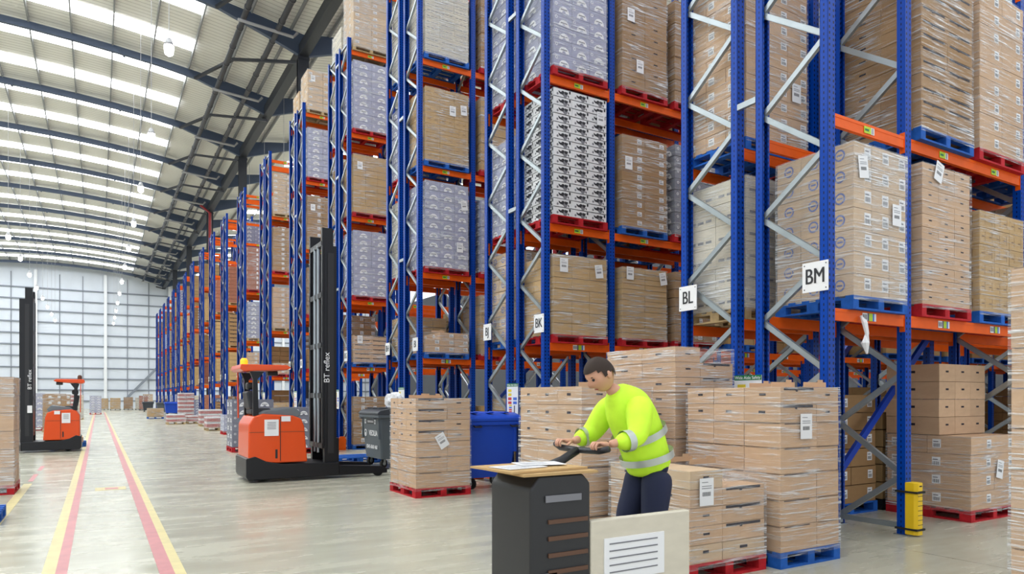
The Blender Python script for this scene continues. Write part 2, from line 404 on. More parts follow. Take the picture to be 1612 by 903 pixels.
# ---------------------------------------------------------------- racks
LV=[2.56,4.64,7.23,9.83,12.40]; HT=12.77; FD=.94; UW=.12; UD=.1
ROWY=[4.57,10.0,15.5,21.0,26.5,32.5,38.8,44.8,50.2,55.8,62.0,67.7,73.6,78.9,85.0,91.0,96.6,102.3]
def upright_mesh(sgn):
    mb=MB(); t=.005; w=UW/2; d=UD/2; f=-sgn*d; bk=sgn*d
    # web (outer face), two flanges, two lips; local origin at centre of upright
    mb.box(-w,w,min(f,f+sgn*t),max(f,f+sgn*t),.0,HT,M_up)
    for sx in (-1,1):
        a,b=sorted((sx*w,sx*(w-t))); mb.box(a,b,-d,d,0,HT,M_up)
        a,b=sorted((sx*w,sx*(w-.03))); y0,y1=sorted((bk,bk-sgn*t)); mb.box(a,b,y0,y1,0,HT,M_up)
    mb.box(-w-.02,w+.02,-d-.03,d+.03,0,.008,M_galv)
    mb.box(-w+.005,w-.005,-d+.004,d-.004,.02,.06,M_galv)
    return mb.mesh('upright')
UPO=upright_mesh(1); UPI=upright_mesh(-1)   # web toward -y / +y
def brace_mesh(dy,dz):
    mb=MB(); L_=math.hypot(dy,dz); p=Vector((0,-dy/2,-dz/2)); q=-p
    mb.bar(p,q,.006,.055,M_galv,up=(1,0,0)) if False else None
    d=(q-p).normalized(); nrm=Vector((0,-d.z,d.y))
    def slab(x0,x1,a,b):
        vs=[]
        for c in (p,q):
            for x,k in ((x0,a),(x1,a),(x1,b),(x0,b)): vs.append(Vector((x,0,0))+c+nrm*k)
        mb.add(vs,[(3,2,1,0),(4,5,6,7),(0,1,5,4),(1,2,6,5),(2,3,7,6),(3,0,4,7)],M_galv)
    slab(-.022,-.018,-.032,.032); slab(-.022,.022,.028,.032); slab(-.022,.022,-.032,-.028)
    return mb.mesh('brace')
SP=FD-UD
BRU=brace_mesh(SP,.6); BRD=brace_mesh(SP,-.6); BRH=brace_mesh(SP,0.0001)
def nodes(front_outer=True):
    """braces between outer and inner upright; inner nodes .1+1.195n, outer .7+1.195n"""
    out=[('h',.1)]; z=.1
    side=0 # 0: at inner
    while z+.6<HT-.1:
        out.append(('i2o' if side==0 else 'o2i',z)); z+=.5975; side^=1
    out.append(('h',z)); return out
def frame_full(parent,x,y0,inner_at_far):
    f=obj('upright_frame',None,parent,(x+UW/2,y0,0))
    obj('upright',UPO,f,(0,UD/2,0)); obj('upright',UPI,f,(0,FD-UD/2,0))
    for kd,z in nodes():
        if kd=='h': obj('brace',BRH,f,(0,FD/2,z)); continue
        up_to_outer=(kd=='i2o')
        # going up: from inner to outer; in y: inner is far if inner_at_far
        rising_to_far=(up_to_outer!=inner_at_far)
        obj('brace',BRU if rising_to_far else BRD,f,(0,FD/2,z+.3))
    return f
_fm={}
def frame_mesh(inner_at_far):
    if inner_at_far in _fm: return _fm[inner_at_far]
    mb=MB()
    for me,yy in ((UPO,UD/2),(UPI,FD-UD/2)):
        for p in me.polygons:
            vs=[me.vertices[i].co+Vector((0,yy,0)) for i in p.vertices]
            mb.add(vs,[tuple(range(len(vs)))],me.materials[p.material_index])
    for kd,z in nodes():
        me=BRH if kd=='h' else (BRU if ((kd=='i2o')!=inner_at_far) else BRD)
        for p in me.polygons:
            vs=[me.vertices[i].co+Vector((0,FD/2,z+(0 if kd=='h' else .3))) for i in p.vertices]
            mb.add(vs,[tuple(range(len(vs)))],M_galv)
    _fm[inner_at_far]=mb.mesh('upright_frame'); return _fm[inner_at_far]
_bm={}
def beam_mesh(L_,kind,sgn):
    """sgn=-1: face toward -y"""
    k=(round(L_,3),kind,sgn)
    if k in _bm: return _bm[k]
    mb=MB(); mb.box(0,L_,-.022,.022,-.13,0,M_orange)
    mb.box(0,L_,-.026,.026,-.035,-.0,M_orange)
    for x in (0,L_-.006):
        mb.box(x,x+.006,-.03,.03,-.19,.05,M_orange)
    yy=sgn*.055
    for a,b in ((-.045,.004),(L_-.004,L_+.045)):
        y0,y1=sorted((sgn*.022,sgn*.032)); mb.box(a,b,y0,y1,-.19,.05,M_orange)
        for q in range(4):
            y0,y1=sorted((sgn*.032,sgn*.0335)); mb.box(a+.016,b-.016,y0,y1,-.17+.06*q,-.155+.06*q,M_dark)
    y0,y1=sorted((sgn*.0265,sgn*.0285)); spots=[L_*.47] if L_<2 else [L_*.27,L_*.74]
    for x in spots:
        if kind=='low':
            mb.box(x-.12,x-.03,y0,y1,-.105,-.02,M_paper); mb.box(x-.03,x+.0,y0,y1,-.105,-.02,M_blkcol); mb.box(x,x+.07,y0,y1,-.105,-.02,M_tagy)
            mb.box(x+.07,x+.1,y0,y1,-.105,-.02,M_sblu); mb.box(x+.1,x+.135,y0,y1,-.105,-.02,M_paper)
            yb=sorted((sgn*.0286,sgn*.0292))
            for q in range(3): mb.box(x-.11+.027*q,x-.095+.027*q,yb[0],yb[1],-.09,-.035,M_ink)
        elif kind=='high':
            mb.box(x-.09,x+.04,y0,y1,-.105,-.03,M_tagy); mb.box(x+.04,x+.1,y0,y1,-.105,-.03,M_paper)
            yb=sorted((sgn*.0286,sgn*.0292)); mb.box(x-.075,x+.0,yb[0],yb[1],-.08,-.055,M_green); mb.box(x+.05,x+.058,yb[0],yb[1],-.1,-.035,M_ink); mb.box(x+.07,x+.08,yb[0],yb[1],-.1,-.035,M_ink)
    _bm[k]=mb.mesh('beam'); return _bm[k]
XF=[6.62,8.06,10.85,13.64,16.43,19.22,22.01,24.8,27.59,30.38]
NAMES=['BM','BL','BK','BJ','BI','BH','BG','BF','BE','BD','BC','BB','BA','AZ','AY','AX','AW','AV','AU','AT','AS','AR','AQ','AP','AO','AN','AM','AL','AK','AJ','AI','AH','AG','AF','AE','AD']
def sign_mesh():
    mb=MB(); mb.box(-.16,-.152,-.155,.155,-.16,.16,M_paper)
    for y in (-.13,.13):
        for z in (-.13,.13): mb.disc((y,z,-.1615),.008,'x',M_ink,n=8)
    return mb.mesh('end_sign')
SIGN=sign_mesh()
def poster(parent,y,big=True):
    """safety notice on the rack end, facing the aisle"""
    x=-.012
    p=obj('safety_notice',None,parent,(0,y,0))
    mb=MB(); mb.box(x-.006,x,-.2,.2,1.25,1.87,M_paper); mb.box(x-.008,x-.006,-.2,.2,1.81,1.87,M_green)
    for i,(c) in enumerate((M_syel,M_syel,M_sred,M_sred)):
        z=1.735-.075*i; mb.box(x-.008,x-.006,.03,.15,z-.025,z+.025,c)
    for i in range(2):
        z=1.585-.075*i; mb.box(x-.008,x-.006,-.16,-.03,z-.025,z+.025,M_sblu)
    for i,c in enumerate((M_syel,M_sblu,M_sred,M_sred,M_syel)):
        z=1.46-.04*i; mb.box(x-.008,x-.006,.02,.12,z-.014,z+.014,c)
    mb.box(x-.008,x-.006,-.09,-.06,1.29,1.46,M_ink)
    mb.build('notice_board',p)
    text('Wide Aisle Safety',.052,M_paper,p,(x-.0085,0,1.838),'-x')
    return p
RACKS=[]
for pi,py in enumerate(ROWY):
    nf=10 if pi<3 else (3 if pi<6 else 2)
    full=pi<3
    for r in (0,1):
        y0=py+(0 if r==0 else 1.21); nm=NAMES[pi*2+r]
        rk=thing('pallet_rack',(0,0,0),'blue and orange pallet rack row with the end sign %s'%nm,'pallet rack','rows of blue and orange pallet racking')
        rk.location=(XF[0],y0,0)
        for i in range(nf):
            x=XF[i]-XF[0]
            if full and i<4: frame_full(rk,x,0,r==0)
            else: obj('upright_frame',frame_mesh(r==0),rk,(x+UW/2,0,0))
        for b in range(nf-1):
            x0=XF[b]+UW-XF[0]; L_=XF[b+1]-XF[b]-UW
            for li,z in enumerate(LV):
                if (pi<2 or b>3) and li>(3 if b<4 else 2): continue
                kd='low' if li==0 else 'high'
                obj('beam',beam_mesh(L_,kd if r==0 else 'none',-1),rk,(x0,UD*.35,z))
                obj('beam',beam_mesh(L_,'none' if r==0 else kd,1),rk,(x0,FD-UD*.35,z))
        # extra empty top beams on some far rows
        if pi in (5,6,7,8) and r==0:
            for z in (10.9,12.05): obj('beam',beam_mesh(XF[1]-XF[0]-UW,'none',-1),rk,(UW,UD*.35,z))
        if r==0:
            for z in (1.5,5.1,8.7,12.3):
                mb=MB(); mb.box(-.004,.0,FD,1.21,z-.035,z+.035,M_galv); mb.box(.0,.04,FD,1.21,z-.035,z-.03,M_galv); mb.box(.0,.04,FD,1.21,z+.03,z+.035,M_galv); mb.build('row_spacer',rk)
        # end sign on the upright at the picking aisle side
        sy=.14 if r==0 else FD-.14
        s=obj('end_sign',SIGN,rk,(.14,sy,2.9))
        text(nm,.235,M_ink,s,(-.1635,-.003,0),'-x',sx=.78)
        if pi<6: text(nm,.235,M_ink,s,(-.1637,.003,0),'-x',sx=.78)
        if r==0: poster(rk,FD+.10)
        RACKS.append(rk)
# blue spine braces seen behind the end bay
for rk,zz in ((RACKS[0],.5),(RACKS[1],.5),(RACKS[2],.5),(RACKS[4],.5)):
    mb=MB(); mb.bar((1.6,FD+.1,zz),(4.1,FD+.1,zz+2.2),.05,.09,M_blue); mb.build('spine_brace',rk)
# end guards at the foot of racks
def end_guard(x,y,nm):
    t=thing('rack_end_guard',(x,y,0),'low orange steel guard protecting the foot of the rack end signed %s'%nm,'guard')
    mb=MB(); mb.prism([(-.11,0),(.11,0),(.11,.34),(.07,.42),(-.07,.42),(-.11,.34)],-.02,.02,M_orange,'y'); mb.build('end_plate',t)
    for z in (.12,.32):
        mb=MB(); mb.box(-.09,-.04,.02,2.15,z-.05,z+.05,M_orange); mb.build('guard_rail',t)
    mb=MB(); mb.prism([(-.11,0),(.11,0),(.11,.34),(.07,.42),(-.07,.42),(-.11,.34)],2.15,2.19,M_orange,'y'); mb.build('end_plate',t)
end_guard(6.42,20.9,'BG'); end_guard(6.44,9.9,'BK')
# yellow column protector on BM
def protector(x,y,mt,label):
    t=thing('column_protector',(x,y,0),label,'column protector')
    mb=MB(); pts=[(-.075+ .0,.0),(-.075,-.10),(-.045,-.135),(.045,-.135),(.075,-.10),(.075,.0)]
    mb.prism(pts,.02,.62,mt,'z')
    for i in range(9):
        z=.08+i*.055; mb.box(-.05,.05,-.1375,-.134,z,z+.006,M_dark)
    mb.box(-.02,.03,-.1375,-.134,.575,.59,M_dark)
    mb.build('guard_shell',t,bevel=.012)
    for z in (.07,.5):
        mb=MB(); mb.box(-.085,.085,-.145,.115,z,z+.022,M_rubber); mb.build('strap',t)
protector(XF[1]+UW/2,4.565,M_yel,'yellow plastic column protector strapped round the foot of the BM rack upright')

# ---------------------------------------------------------------- pallets
_pc={}
def pallet_boards(W,D,mt,parts):
    key=(W,D,mt.name,parts)
    if key in _pc: return _pc[key]
    H=.15; res=[]
    def dk(m,y): m.box(0,W,y,y+.095,H-.022,H,mt)
    n=max(6,int(D/.16)); ys=[(D-.095)*i/(n-1) for i in range(n)]
    xs=[0,(W-.1)/2,W-.1]; bys=[0,(D-.145)/2,D-.145]
    A=MB()
    for y in ys: dk(A,y)
    for x in xs: A.box(x,x+.1,0,D,H-.044,H-.022,mt)
    B=[]
    for x in xs:
        for y in bys:
            m=MB(); m.box(x,x+.1,y,y+.145,.022,H-.044,mt); B.append(m)
    C=MB()
    for x in xs: C.box(x,x+.1,.1,D-.1,0,.022,mt)
    C.box(0,W,0,.1,0,.022,mt); C.box(0,W,D-.1,D,0,.022,mt)
    if parts:
        _pc[key]=('p',A.mesh('top_deck'),[m.mesh('block') for m in B],C.mesh('bottom_boards'))
    else:
        Z=MB()
        for m in [A]+B+[C]: Z.add(m.v,m.f,mt)
        _pc[key]=('s',Z.mesh('pallet'))
    return _pc[key]
PC={'blue':M_blue_p,'red':M_red_p,'wood':M_wood_p,'black':M_black}
def pallet(x,y,z,W,D,col,label,group=None,parts=False,rot=0):
    d=pallet_boards(W,D,PC[col],parts)
    if d[0]=='s': return tag(obj('pallet',d[1],None,(x,y,z),rot),label,'pallet',group)
    t=thing('pallet',(x,y,z),label,'pallet',group,rot)
    obj('top_deck',d[1],t); [obj('block',b,t) for b in d[2]]; obj('bottom_boards',d[3],t)
    return t

# ---------------------------------------------------------------- cartons
def decal(mb,face,w,d,u0,u1,z0,z1,mt,off=.0015):
    """face -y,+y: u runs 0..w ; face -x,+x: u runs 0..d"""
    t=.0008
    if face=='-y': mb.box(u0,u1,-off-t,-off,z0,z1,mt)
    elif face=='+y': mb.box(w-u1,w-u0,d+off,d+off+t,z0,z1,mt)
    elif face=='-x': mb.box(-off-t,-off,d-u1,d-u0,z0,z1,mt)
    else: mb.box(w+off,w+off+t,u0,u1,z0,z1,mt)
def label_at(mb,face,w,d,u,z,lw,lh):
    decal(mb,face,w,d,u,u+lw,z,z+lh,M_paper)
    k=6
    for i in range(k):
        a=u+lw*(.12+.76*i/k); decal(mb,face,w,d,a,a+lw*.76/k*(.6 if i%2 else .35),z+lh*.12,z+lh*.5,M_ink,.0026)
    decal(mb,face,w,d,u+lw*.12,u+lw*.7,z+lh*.66,z+lh*.78,M_inkg,.0026)
def half_disc(mb,face,w,d,uc,z0,r,mt,n=10,off=.0015,a0=0,a1=180):
    pts=[(uc+r*math.cos(R(a0+(a1-a0)*i/n)),z0+r*math.sin(R(a0+(a1-a0)*i/n))) for i in range(n+(0 if a1-a0==360 else 1))]
    if face=='-y': mb.add([(p[0],-off,p[1]) for p in pts],[tuple(range(len(pts)))],mt)
    elif face=='+y': mb.add([(w-p[0],d+off,p[1]) for p in pts],[tuple(range(len(pts)))],mt)
    elif face=='-x': mb.add([(-off,d-p[0],p[1]) for p in pts],[tuple(range(len(pts)))],mt)
    else: mb.add([(w+off,p[0],p[1]) for p in pts],[tuple(range(len(pts)))],mt)
FACES=('-y','-x','+x','+y')
def carton(mb,w,d,h,st,faces=FACES):
    base={'plain':M_card,'label':M_card,'labeld':M_cardd,'arch':M_grey,'archd':M_greyd,'splash':M_white,'seamed':M_card,'slot':M_card,'hole':M_card,'tray':M_cardp,
          'stamp':M_cardp,'pink':M_white,'cream':M_cardw,'plaind':M_cardd,'plaint':M_cardt,'redc':M_redc,'handle':M_cardd,'print':M_cardt,'slotd':M_cardd,'lidded':M_card,'palel':M_cardp}[st]
    mb.box(0,w,0,d,0,h,base)
    for f in faces:
        fw=w if f[1]=='y' else d
        if st in('plain','plaind','plaint'):
            decal(mb,f,w,d,fw*.04,fw*.96,h*.985,h*.997,M_seam)
        elif st in('label','labeld'):
            if f in('-y','+y'): label_at(mb,f,w,d,fw*.66,h*.3,min(.11,fw*.3),min(.12,h*.5))
            else: label_at(mb,f,w,d,fw*.12,h*.3,min(.11,fw*.3),min(.12,h*.5))
        elif st=='palel':
            label_at(mb,f,w,d,fw*.1,h*.4,min(.12,fw*.3),min(.08,h*.5))
        elif st in('arch','archd'):
            r=min(fw*.29,h*.56); half_disc(mb,f,w,d,fw*.56,h*.08,r,M_paper); half_disc(mb,f,w,d,fw*.56,h*.08,r*.34,base,off=.002)
            decal(mb,f,w,d,fw*.56-r*.62,fw*.56+r*.62,h*.08+r*.42,h*.08+r*.58,M_inkg,.0026)
            half_disc(mb,f,w,d,fw*.14,h*.66,min(fw*.08,h*.13),M_paper,a1=360,n=10); half_disc(mb,f,w,d,fw*.14,h*.66,min(fw*.05,h*.08),base,a1=360,n=8,off=.002)
        elif st=='splash':
            half_disc(mb,f,w,d,fw*.62,h*.32,h*.34,M_inkg,a1=360,n=9); half_disc(mb,f,w,d,fw*.5,h*.5,h*.26,M_ink,a0=20,a1=250,n=8,off=.0022)
            half_disc(mb,f,w,d,fw*.34,h*.62,h*.24,M_ink,a0=160,a1=330,n=7,off=.0024); half_disc(mb,f,w,d,fw*.78,h*.2,h*.16,M_ink,a0=-60,a1=120,n=6,off=.0024)
            half_disc(mb,f,w,d,fw*.2,h*.3,h*.16,M_inkg,a1=360,n=6); half_disc(mb,f,w,d,fw*.42,h*.3,h*.3,M_ink,a0=-10,a1=170,n=7,off=.002); half_disc(mb,f,w,d,fw*.68,h*.6,h*.26,M_ink,a0=150,a1=380,n=7,off=.0026); decal(mb,f,w,d,fw*.84,fw*.93,h*.55,h*.9,M_ink,.0024)
            decal(mb,f,w,d,0,fw,h*.95,h,M_ink)
        elif st in('slot','slotd'):
            if f in('-y','+y') and fw<.45: decal(mb,f,w,d,fw*.4,fw*.6,h*.5,h*.62,M_dark)
            elif f in('-y','+y'):
                decal(mb,f,w,d,fw*.08,fw*.9,h*.82,h*.98,M_dark); decal(mb,f,w,d,fw*.4,fw*.46,h*.74,h*.84,M_dark)
            else: decal(mb,f,w,d,fw*.42,fw*.6,h*.5,h*.64,M_dark)
        elif st in('hole','handle','tray','lidded'):
            if f in('-y','+y'): decal(mb,f,w,d,fw*.4,fw*.58,h*.52,h*(.62 if st!='tray' else .68),M_dark)
            else: decal(mb,f,w,d,fw*.4,fw*.56,h*.5,h*.64,M_dark)
            if st=='lidded': decal(mb,f,w,d,fw*.02,fw*.98,h*.9,h*.93,M_seam)
        elif st=='stamp':
            if f in('-y','+y'): label_at(mb,f,w,d,fw*.6,h*.3,.12,.13)
            else:
                half_disc(mb,f,w,d,fw*.5,h*.5,h*.28,M_inkb,a1=360,n=14); half_disc(mb,f,w,d,fw*.5,h*.5,h*.2,base,a1=360,n=14,off=.002)
                decal(mb,f,w,d,fw*.4,fw*.6,h*.46,h*.54,M_inkb,.0026)
        elif st=='seamed':
            if f in('-y','+y') and fw>.45: decal(mb,f,w,d,fw*.1,fw*.8,h*.95,h*.985,M_dark)
            else: decal(mb,f,w,d,fw*.03,fw*.97,h*.97,h*.99,M_seam)
        elif st=='pink':
            decal(mb,f,w,d,0,fw,h*.1,h*.72,M_pink); half_disc(mb,f,w,d,fw*.5,h*.4,h*.26,M_paper,a1=360,n=8,off=.002)
        elif st=='cream':
            for q in range(3): decal(mb,f,w,d,fw*(.1+.28*q),fw*(.3+.28*q),h*.3,h*.42,M_inkg)
        elif st=='print':
            for q in (.14,.62): decal(mb,f,w,d,fw*q,fw*(q+.16),h*.45,h*.52,M_inkbr); decal(mb,f,w,d,fw*(q+.2),fw*(q+.215),h*.2,h*.8,M_inkbr)
        elif st=='redc':
            decal(mb,f,w,d,fw*.8,fw*.95,h*.2,h*.8,M_paper)
_cc={}
def carton_me(w,d,h,st):
    k=(round(w,3),round(d,3),round(h,3),st)
    if k not in _cc:
        mb=MB(); carton(mb,w,d,h,st); _cc[k]=mb.mesh('carton')
    return _cc[k]
_sc={}
def wrap_me(W,D,H,mt):
    k=('w',round(W,2),round(D,2),round(H,2),mt.name)
    if k in _sc: return _sc[k]
    rr=random.Random(hash(k[1:4])%999); mb=MB(); n=6; g=.012
    ring=[(-g,-g),(W/2,-g-.004),(W+g,-g),(W+g+.004,D/2),(W+g,D+g),(W/2,D+g+.004),(-g,D+g),(-g-.004,D/2)]
    vs=[];fs=[]
    for i in range(n+1):
        z=-.05+(H+.05)*i/n
        for x,y in ring:
            j=rr.uniform(-.003,.006); sx=(1 if x>W/2+.01 else -1 if x<W/2-.01 else 0); sy=(1 if y>D/2+.01 else -1 if y<D/2-.01 else 0)
            vs.append((x+j*sx,y+j*sy,z))
    for i in range(n):
        for k2 in range(8): fs.append((i*8+k2,i*8+(k2+1)%8,(i+1)*8+(k2+1)%8,(i+1)*8+k2))
    mb.add(vs,fs,mt); _sc[k]=mb.mesh('stretch_wrap'); return _sc[k]
def note_me(col,w=.17,h=.24):
    k=('n',w,h)
    if k in _sc: return _sc[k]
    mb=MB(); mb.box(0,w,-.002,0,0,h,M_paper)
    for i in range(9): a=w*(.2+.6*i/9); mb.box(a,a+w*.035,-.003,-.002,h*.35,h*.5,M_ink)
    for q in (.62,.7,.84): mb.box(w*.15,w*(.85 if q<.8 else .6),-.003,-.002,h*q,h*q+h*.025,M_inkg)
    _sc[k]=mb.mesh('paper_note'); return _sc[k]
STN={'plain':'plain brown cartons','label':'brown cartons with barcode labels','labeld':'dark brown cartons with barcode labels','arch':'grey cartons with white arches','archd':'dark grey cartons with white arches',
 'splash':'white cartons with black splash print','slot':'brown slotted trays','slotd':'dark brown slotted trays','hole':'brown cartons with hand holes','tray':'pale brown trays with hand holes','stamp':'cream cartons with round blue stamps',
 'pink':'white and dark pink cartons','cream':'cream printed cartons','plaind':'dark plain cartons','plaint':'tan plain cartons','redc':'red-brown cartons','handle':'dark brown cartons with hand holes','print':'tan cartons with printed arrows','lidded':'lidded brown cartons','palel':'pale brown cartons with wide labels'}
def load(x,y,z,W,D,xs,ys,layers,st,label,group=None,detail=1,wrap=1,seed=0,notes=(),sty=None,flaps=False,rot=0,missing=()):
    """xs,ys: fractional splits; layers: list of heights; st: style or list per layer"""
    rr=random.Random(seed*77+3)
    if isinstance(xs,int): xs=[i/xs for i in range(xs+1)]
    if isinstance(ys,int): ys=[i/ys for i in range(ys+1)]
    stl=st if isinstance(st,list) else [st]*len(layers)
    H=sum(layers); g=.004
    if detail:
        t=thing('carton_load',(x,y,z),label,'carton load',group,rot)
        zz=0
        for li,h in enumerate(layers):
            for i in range(len(xs)-1):
                for j in range(len(ys)-1):
                    if 0<i<len(xs)-2 and 0<j<len(ys)-2 and li<len(layers)-1: continue
                    if (li,i,j) in missing or (li,i,None) in missing: continue
                    w=(xs[i+1]-xs[i])*W-g; d=(ys[j+1]-ys[j])*D-g
                    obj('carton',carton_me(w,d,h-.005,stl[li]),t,(xs[i]*W+g/2+rr.uniform(-.003,.003),ys[j]*D+g/2+rr.uniform(-.003,.003),zz),rr.uniform(-.004,.004))
            zz+=h
        if flaps:
            for q in range(flaps):
                fx=rr.uniform(.05,.6)*W; fy=rr.uniform(.1,.7)*D; mb=MB()
                mb.prism([(0,0),(.35,0),(.35,.05),(.3,.05),(.3,.075),(.22,.075),(.22,.05),(0,.05)],0,.005,M_card,'y'); mb.build('tray_flap',t,(fx,fy,H))
    else:
        k=(round(W,2),round(D,2),tuple(xs),tuple(ys),tuple(layers),tuple(stl),seed%2,tuple(missing))
        if k not in _sc:
            mb=MB(); zz=0
            for li,h in enumerate(layers):
                for i in range(len(xs)-1):
                    for j in range(len(ys)-1):
                        if (li,i,j) in missing: continue
                        if 0<i<len(xs)-2 and 0<j<len(ys)-2: continue
                        w=(xs[i+1]-xs[i])*W-g*2.5; d=(ys[j+1]-ys[j])*D-g*2.5
                        c=MB(); carton(c,w,d,h-.012,stl[li],('-y','-x') if x>0 else ('-y','+x'))
                        ox=xs[i]*W+g+rr.uniform(-.006,.006); oy=ys[j]*D+g+rr.uniform(-.006,.006)
                        for f,mi in zip(c.f,c.mi): mb.add([(c.v[q][0]+ox,c.v[q][1]+oy,c.v[q][2]+zz) for q in f],[tuple(range(len(f)))],c.mats[mi])
                zz+=h
            _sc[k]=mb.mesh('carton_load')
        t=tag(obj('carton_load',_sc[k],None,(x,y,z),rot),label,'carton load',group)
    if wrap: obj('stretch_wrap',wrap_me(W,D,H,M_wrap if wrap==1 else M_wrap2),t)
    for (fx,fz,tilt) in notes:
        o=obj('paper_note',note_me(0),t,(fx*W,-.02,fz*H)); o.rotation_euler=(0,R(tilt),0)
    return t

# ---- loads in the racks
LVN=['on the floor under','on lowest beams of','on second beams of','on third beams of','on fourth beams of','on top beams of']
def rload(pi,r,bay,li,st,col,nx,ny,nl,h,detail,wrap=1,W=1.2,dx=0,notes=(),missing=(),flaps=False,D=1.0):
    nm=NAMES[pi*2+r]; y=ROWY[pi]+(-.06 if r==0 else 1.21)
    xb={0:6.77,1:8.30,2:9.62,3:11.1,4:12.4,5:13.9,6:15.2}[bay]+dx
    z=0.0 if li==0 else LV[li-1]
    bn={0:'end bay',1:'second bay outer slot',2:'second bay inner slot',3:'third bay outer slot',4:'third bay inner slot',5:'fourth bay outer slot',6:'fourth bay inner slot'}[bay]
    cap={0:2.25,1:1.76}.get(li,2.3)
    if li<5: nl=min(nl,int(cap/h))
    W_=W; st0=st if isinstance(st,str) else st[0]
    pallet(xb,y,z,W_,D,col,'%s pallet %s rack %s, %s'%(col,LVN[li],nm,bn),'pallets in the racks')
    seed=pi*50+r*25+bay*7+li
    load(xb+.02,y+.01,z+.152,W_-.04,D-.02,nx,ny,[h]*nl,st,'%s %s rack %s, %s'%(STN[st0],LVN[li],nm,bn),'carton loads in the racks',detail,wrap,seed,notes,missing=missing,flaps=flaps)
    return
# pair 0: BM
N1=((.12,.82,-6),(.62,.62,0))
rload(0,0,0,1,'stamp','blue',3,3,7,.238,1,2,W=1.03,dx=.2,notes=((.08,.76,-8),(.7,.5,0)))
rload(0,0,1,1,'hole','red',3,2,11,.152,1,1,W=1.12,notes=((.2,.9,18),))
rload(0,0,2,1,'print','blue',3,2,6,.215,1,1)
rload(0,0,3,1,'plain','red',2,2,7,.23,0,1)
rload(0,0,1,2,'slotd','blue',2,2,13,.16,1,1,dx=-.02)
rload(0,0,2,2,'label','red',2,2,9,.23,1,1)
rload(0,0,3,2,'plain','blue',3,2,8,.23,0,1)
# the two-part stack on the floor at BM inner slot
x0,y0=9.585,4.59
pallet(x0,y0,0,1.22,1.12,'red','red pallet on the floor under rack BM, second bay, inner slot',None,True)
load(x0+.01,y0+.01,.152,1.2,1.1,2,2,[.238]*4,'label','lower brown carton load on the floor under rack BM, torn film',None,1,1,5,notes=((.5,.42,12),))
load(x0+.01,y0+.4,1.108,1.2,.72,3,1,[.238]*4,'hole','upper narrower brown carton tier standing on the load under rack BM',None,1,0,6)
# BL
rload(0,1,0,1,'cream','wood',2,2,6,.27,1,2)
rload(0,1,0,2,'label','blue',3,3,11,.195,1,1,notes=((.72,.28,0),))
rload(0,1,1,1,'arch','red',3,2,7,.25,0,1); rload(0,1,2,1,'plain','blue',3,2,7,.24,0,0)
rload(0,1,1,2,'plaint','red',3,2,7,.25,0,1); rload(0,1,2,2,'plain','blue',3,2,7,.24,0,0)
rload(0,1,1,0,'labeld','blue',2,2,6,.25,0,0); rload(0,1,0,0,'labeld','blue',2,2,6,.25,1,1); rload(0,1,3,0,'plaind','blue',3,2,4,.25,0,0)
rload(0,1,2,0,'plaint','black',3,2,5,.25,0,0)
# BK
rload(1,0,0,1,'plaint','red',3,3,7,.2,1,1,notes=((.1,.78,0),(.78,.74,-8)))
rload(1,0,1,1,'plaint','red',2,3,13,.102,1,1,W=1.14,notes=((.08,.82,0),(.85,.78,-12)))
rload(1,0,2,1,'labeld','red',3,2,8,.17,0,1)
rload(1,0,0,2,'splash','red',3,3,15,.148,1,0,notes=((.8,.78,0),))
rload(1,0,1,2,'labeld','blue',2,2,10,.17,1,1,W=1.14,notes=((.05,.62,0),))
rload(1,0,2,2,'archd','red',2,2,8,.22,0,1)
rload(1,0,0,3,'arch','red',3,2,9,.235,1,1)
rload(1,0,1,3,'handle','red',2,2,9,.22,1,1,W=1.14,notes=((.1,.62,0),(.3,.16,0)))
rload(1,0,2,3,'handle','red',2,2,9,.22,0,1)
rload(1,0,0,0,'plaind','blue',3,2,7,.2,0,0); rload(1,0,1,0,'labeld','blue',3,2,5,.25,0,0); rload(1,0,2,0,'plaint','blue',3,2,4,.25,0,1); rload(1,0,3,1,'plaint','blue',3,2,6,.25,0,0)
for li,(s,c) in enumerate((('plaint','blue'),('stamp','blue'),('arch','red'),('arch','red'))):
    rload(1,1,0,li,s,c,3,3 if li else 2,[6,7,8,9][li],[.24,.245,.225,.24][li],0,1)
    rload(1,1,1,li,'labeld' if li%2 else 'plaint','wood' if li==1 else 'red',3,2,6,.23,0,1); rload(1,1,2,li,'plaint','blue',3,2,[5,6,7,8][li],.24,0,0)
# BI
rload(2,0,0,1,'label','blue',3,2,3,.165,1,1,missing=((2,0,None),(2,0,0),(2,0,1)),flaps=1)
rload(2,0,0,2,'arch','red',3,3,9,.232,1,1,notes=((.84,.7,-10),(.72,.2,0)))
rload(2,0,0,3,'print','blue',3,2,8,.222,1,1,notes=((.55,.66,0),(.82,.7,-4)))
rload(2,0,0,4,'cream','blue',3,3,16,.14,1,2,notes=((.82,.72,0),))
rload(2,0,1,2,'arch','red',3,2,8,.23,0,1); rload(2,0,1,3,'plaint','red',3,2,8,.23,0,1); rload(2,0,1,4,'slotd','red',3,2,9,.22,0,1)
rload(2,0,1,1,'plaint','red',2,2,6,.25,0,2); rload(2,0,0,0,'plaind','blue',3,2,6,.24,0,0); rload(2,0,1,0,'plaint','blue',3,2,5,.25,0,0); rload(2,0,2,0,'plaint','blue',3,2,5,.25,0,0)
rload(2,1,0,1,'plaint','blue',3,2,4,.25,0,1); rload(2,1,0,2,'cream','red',3,3,9,.22,0,2); rload(2,1,0,3,'arch','red',3,2,8,.23,0,1); rload(2,1,0,4,'cream','blue',3,2,9,.23,0,2)
rload(2,1,0,0,'labeld','blue',3,2,5,.25,0,0); rload(2,1,1,1,'plaint','red',3,2,5,.25,0,0); rload(2,1,2,0,'labeld','blue',3,2,5,.25,0,0)
